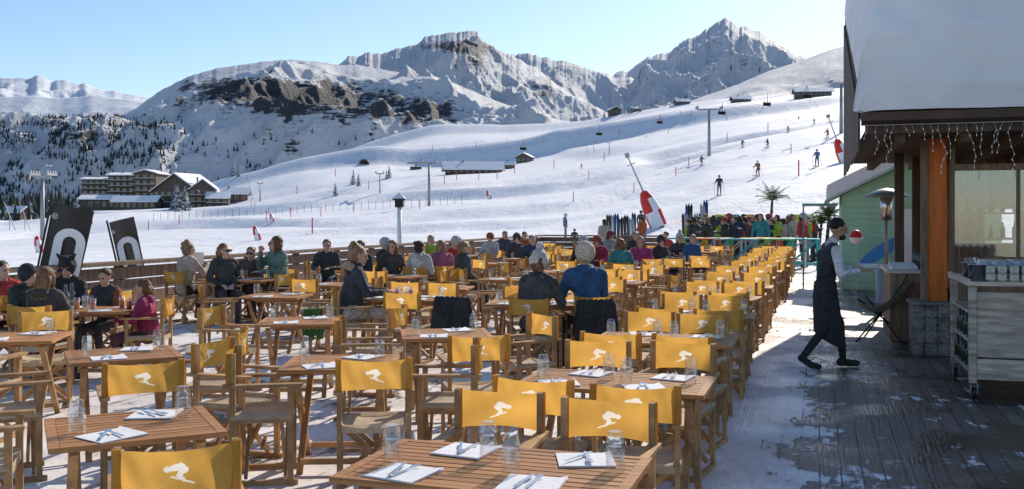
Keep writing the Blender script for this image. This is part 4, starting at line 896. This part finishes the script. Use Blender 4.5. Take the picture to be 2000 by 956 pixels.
# ---------------- distant buildings
winm=mat('window_glass',(.05,.058,.07),.1,.2,3,0,spec=.8); bwood=mat('building_wood',(.13,.095,.075),.8,.3,.6,.2,st=(1,1,5),bd=.1)
def house(name,label,p,rz,w,d,e,pk,rows=1,colsn=4,ridge='y',chim=True,snow=.6,wallm=None,cat='house',parent=None):
    o=ob(name,None,p,rz,parent)
    if not parent: tag(o,label,cat)
    b=MB(); hw=w/2
    if ridge=='y': b.prism([(-hw,0,-4),(hw,0,-4),(hw,0,e),(0,0,pk),(-hw,0,e)],(0,d,0))
    else: b.prism([(-hw,0,-4),(-hw,0,e),(-hw,d/2,pk),(-hw,d,e),(-hw,d,-4)],(w,0,0))
    ob('wall',b.mesh('wall',[wallm or bwood]),parent=o); ov=w*.05+.4
    rf=MB();sn=MB(); 
    for bb,o1,th in((rf,0.03,.25),(sn,.29,snow)):
        x_=.1 if bb is sn else 0
        if ridge=='y':
            k=(pk-e)/hw; 
            for s_ in(-1,1): bb.prism([(s_*(hw+ov-x_),-ov+x_,e-ov*k+o1),(0,-ov+x_,pk+o1+.02*s_),(0,-ov+x_,pk+o1+th+.02*s_),(s_*(hw+ov-x_),-ov+x_,e-ov*k+o1+th*.8)],(0,d+2*ov-2*x_,0))
        else:
            k=(pk-e)/(d/2)
            for y0,s_ in((-ov+x_,1),(d+ov-x_,-1)): bb.prism([(-hw-ov+x_,y0,e-ov*k+o1),(-hw-ov+x_,d/2,pk+o1+.02*s_),(-hw-ov+x_,d/2,pk+o1+th+.02*s_),(-hw-ov+x_,y0,e-ov*k+o1+th*.8)],(w+2*ov-2*x_,0,0))
    r_=ob('roof',rf.mesh('roof',[darkwood]),parent=o); sub=o if parent else r_; ob('roof_snow',sn.mesh('roof_snow',[roofsnow]),parent=sub)
    if chim: ob('chimney',MB().box(-w*.2,-w*.2+.8,d*.4,d*.4+.8,(e+pk)/2,pk+1.4).box(-w*.2-.1,-w*.2+.9,d*.4-.1,d*.4+.9,pk+1.401,pk+1.7).mesh('chimney',[stone]),parent=sub)
    fh=e/rows
    for r__ in range(rows):
        for k in range(colsn):
            x=-hw+w*(k+.5)/colsn; ww_=w/colsn*.27; z0=fh*r__+fh*.3; z1=fh*r__+fh*.82
            ob('window',MB().box(x-ww_,x+ww_,-.06,-.02,z0,z1,0).box(x-ww_-.1,x+ww_+.1,-.1,-.061,z0-.12,z0,1).box(x-ww_-.1,x-ww_,-.1,-.02,z0,z1,1).box(x+ww_,x+ww_+.1,-.1,-.02,z0,z1,1).mesh('window',[winm,midwood]),parent=o)
        if rows>1 and r__>0:
            ob('balcony',MB().box(-hw-.3,hw+.3,-1.3,-.11,fh*r__-.1,fh*r__+.1,0).box(-hw-.3,hw+.3,-1.38,-1.301,fh*r__-.1,fh*r__+.75,0).box(-hw-.3,hw+.3,-1.42,-1.25,fh*r__+.76,fh*r__+.9,1).mesh('balcony',[bwood,roofsnow]),parent=o)
    return o
hz=AT(240,480); hzz=gz(hz.x,hz.y)
hotel=ob('hotel',None,(0,0,0)); tag(hotel,'large dark wooden mountain hotel with balconies and snowy gabled roofs','hotel')
def hb(px,Y,rz,w,d,e,pk,rows,cl_,ridge='y',chim=True):
    house('hotel_wing','',Vector(((px-1000)/F*Y,Y,hzz)),rz,w,d,e,pk,rows,cl_,ridge,chim,parent=hotel,snow=.6)
hb(196,497,.05,18,16,15.5,16.3,6,6,'x'); hb(243,495,.05,16,16,17.5,18.6,6,5,'x'); hb(283,492,.0,11,18,18.5,20,6,3,'y'); hb(343,478,-.25,25,20,9.5,17.5,3,7,'y'); hb(395,474,.35,12,16,10,14.5,3,4,'y'); hb(190,470,.08,16,9,5,6.5,1,5,'x',False); hb(262,466,0,20,8,4,6,1,7,'x',False); hb(425,470,.2,10,10,5.5,8,2,3,'x')
def hs(label,px,py,w,d,e,pk,rz=0,ridge='x',n=4,rows=1,name='chalet_hut',snow=.6):
    return house(name,label,SL(px,py),rz,w,d,e,pk,rows,n,ridge,snow=snow)
hs('snow covered wooden chalet beside the hotel',455,398,14,9,4.5,7,.2)
hs('long low wooden restaurant half buried in snow',925,340,27,10,2.4,5,.1,n=9,snow=1.1)
hs('small snow covered chalet above the restaurant',1022,318,10,8,3.6,6,-.3,'y',3)
hs('small wooden cabin with thick snow on the roof',995,330,6,5,2.4,4,.1)
hs('low wooden ski school cabin in the snow',1335,205,14,9,3,5.5,.1); hs('long wooden mountain restaurant on the ridge',1590,190,30,12,5,8,-.1,n=8); hs('low snowy hut on the ridge',1450,200,17,9,3,5.5,.1,n=5); hs('wooden chalet on the snowy crest',1203,222,11,10,6,9,.2,'y',4); hs('small cabin on the snowy crest',1243,218,9,8,3,5,0)
hs('lone snowy cabin beside the forest',128,392,12,9,4,7,.2,n=3); hs('small cabin in the trees',20,430,9,7,3,5,-.2,n=2)
p=SL(812,332); o=ob('lift_station',None,p); tag(o,'small chairlift station with round bullwheel housing','lift station'); o.scale=(.6,.6,.75)
ob('station_hall',MB().box(-6,6,0,5,0,2.6).mesh('station_hall',[bwood]),parent=o); ob('station_canopy',MB().prism([(-9,-1,5),(9,-1,5),(10,-1,5.6),(8,-1,6.6),(-8,-1,6.6),(-10,-1,5.6)],(0,7,0)).box(-1,1,1,3,2.61,4.99).mesh('station_canopy',[greymetal]),parent=o)
p=SL(712,322); b=MB()
for i in range(12):
    a0,a1=math.pi*i/12,math.pi*(i+1)/12
    b.prism([(3.2*math.cos(a0),0,3.2*math.sin(a0)),(4*math.cos(a0),0,4*math.sin(a0)),(4*math.cos(a1),0,4*math.sin(a1)),(3.2*math.cos(a1),0,3.2*math.sin(a1))],(0,6,0),0)
b.add([(3.2*math.cos(math.pi*i/12),2,3.2*math.sin(math.pi*i/12)) for i in range(13)],[tuple(range(13))],1)
o=ob('tunnel_mouth',b.mesh('tunnel_mouth',[stone,darkmetal]),p-Vector((0,3,.3))); tag(o,'round ski tunnel entrance in the snow bank','tunnel')
def conifer(px,py,h):
    p=SL(px,py); o=ob('conifer_tree',None,p-Vector((0,0,.3))); ob('trunk',MB().cyl((0,0,0),(0,0,h*.9),h*.03,h*.006,7).mesh('trunk',[darkwood]),parent=o); b=MB()
    for k in range(22):
        z=h*(.08+.9*k/22); r=h*.2*(1-k/22)**.85+.1
        for i in range(9):
            a=R(0,6.28); rr=r*R(.65,1.15); dx,dy=math.cos(a),math.sin(a); w=rr*.32
            b.add([(0,0,z+.05*h),(dx*rr-dy*w*.6,dy*rr+dx*w*.6,z-rr*.25),(dx*rr*1.15,dy*rr*1.15,z-rr*.4),(dx*rr+dy*w*.6,dy*rr-dx*w*.6,z-rr*.25)],[(0,1,2,3)])
    ob('crown',b.mesh('crown',[snowtree]),parent=o); tag(o,'snow dusted spruce tree growing on the white slope','tree','spruces on the slope')
for a in((690,362,8),(700,364,6),(755,352,5),(760,350,7),(455,345,12),(465,348,9),(655,385,4),(1228,222,9),(1235,223,8),(1250,220,9),(1180,228,8),(345,412,9),(362,410,8),(150,415,8),(118,412,9),(95,420,10),(60,425,9),(440,348,10),(20,420,12),(40,418,10),(130,405,11),(105,400,12),(10,412,12),(70,408,12)): conifer(*a)
# ---------------- banners behind the fence, lamp
ban=mat('black_banner',(.045,.035,.032),.6,.35,1.2,.1); 
def banner(px,Y,z0,w,h,tilt,yaw,top,ro,m,cxo=0):
    o=ob('banner',MB().box(-w/2-.035,-w/2-.008,-.012,.012,-1.2,h+.05).mesh('banner',[darkmetal]),AT(px,Y,z0)); o.rotation_euler=(0,tilt,yaw)
    vs=[];n=8
    for j in range(n+1):
        for i in range(n+1): x=-w/2+w*i/n; z=h*j/n; vs.append((x,.03*math.sin(i*.7+j*.3),z))
    c=ob('banner_cloth',MB().add(vs,[(j*(n+1)+i,j*(n+1)+i+1,(j+1)*(n+1)+i+1,(j+1)*(n+1)+i) for j in range(n) for i in range(n)]).mesh('banner_cloth',[m],True),parent=o)
    b=MB(); ri=ro*.42; cx=w/2-ro-.005; cz=top-ro*.9
    for i in range(16):
        a0,a1=math.pi*i/16,math.pi*(i+1)/16; b.add([(cx+r_*math.cos(a),-.045,cz+.9*r_*math.sin(a)) for r_,a in((ri,a0),(ro,a0),(ro,a1),(ri,a1))],[(0,1,2,3)])
    for s_ in(-1,1): b.add([(cx+s_*ri,-.045,cz),(cx+s_*ro,-.045,cz),(cx+s_*ro,-.045,.0),(cx+s_*ri,-.045,.0)],[(0,1,2,3)])
    ob('banner_letter',b.mesh('banner_letter',[whiteM]),parent=c)
    tx=bpy.data.curves.new('reg','FONT'); tx.body='\u00ae'; tx.size=w*.2; to=bpy.data.objects.new('t',tx); COL.objects.link(to)
    me=bpy.data.meshes.new_from_object(to.evaluated_get(bpy.context.evaluated_depsgraph_get())); bpy.data.objects.remove(to); me.materials.clear(); me.materials.append(whiteM)
    g=ob('registered_mark',me,(-w*.28,-.045,top+.10),0,c); g.rotation_euler=(rd(90),rd(-90),0)
    tag(o,'black advertising banner with white arch letter on a pole','banner','banners behind the fence')
banner(112,15.6,.75,.66,1.24,.20,.05,.90,.25,ban); banner(262,17.6,.72,.48,1.07,-.24,-.1,.74,.20,mat('brown_banner',(.10,.07,.058),.6,.35,1.2,.1))
lp=AT(780,31); o=ob('street_lamp',None,Vector((lp.x,lp.y,-.5))); tag(o,'white lamp post with a dark square lantern capped with snow','street lamp')
ob('pole',MB().cyl((0,0,0),(0,0,2.62),.085,.07,12).mesh('pole',[whiteM],True),parent=o)
b=MB().box(-.13,.13,-.13,.13,2.62,2.85).prism([(-.2,-.2,2.85),(.2,-.2,2.85),(.2,.2,2.85),(-.2,.2,2.85)],(0,0,.04)); ob('lantern',b.mesh('lantern',[darkmetal]),parent=o)
ob('snow_cap',MB().add([(-.21,-.21,2.895),(.21,-.21,2.895),(.21,.21,2.895),(-.21,.21,2.895),(0,0,3.1)],[(0,1,4),(1,2,4),(2,3,4),(3,0,4)]).mesh('snow_cap',[roofsnow]),parent=o)
# ---------------- clean templates, light, camera
for t_ in TEMPL: bpy.data.objects.remove(t_)
az,el=rd(27),rd(30)
w=bpy.data.worlds.new('World');S.world=w;w.use_nodes=True;nt=w.node_tree;bg=nt.nodes['Background'];sk=nt.nodes.new('ShaderNodeTexSky');sk.sky_type='NISHITA';sk.sun_disc=False;sk.sun_elevation=el;sk.sun_rotation=az;sk.altitude=1500;sk.air_density=1.1;sk.dust_density=1.0;sk.ozone_density=2.8
nt.links.new(sk.outputs[0],bg.inputs[0]);bg.inputs[1].default_value=.15
sd=bpy.data.lights.new('sun','SUN');sd.energy=5;sd.angle=rd(.5);sd.color=(1,.89,.74);so=bpy.data.objects.new('sun',sd);COL.objects.link(so)
v=Vector((math.cos(el)*math.sin(az),math.cos(el)*math.cos(az),math.sin(el)));so.rotation_euler=(-v).to_track_quat('-Z','Y').to_euler();so.location=v*100
cd=bpy.data.cameras.new('camera');cd.lens=36*F/2000;cd.sensor_width=36;cd.shift_y=-(478-HY)/2000;cd.clip_start=.05;cd.clip_end=30000
co=bpy.data.objects.new('camera',cd);COL.objects.link(co);co.location=(0,0,H);co.rotation_euler=(rd(90),0,0);S.camera=co
S.view_settings.view_transform='Standard';S.view_settings.look='None';S.view_settings.exposure=0
print('chairs',len(chairs),'tables',len(tabs),'stacks',ng)
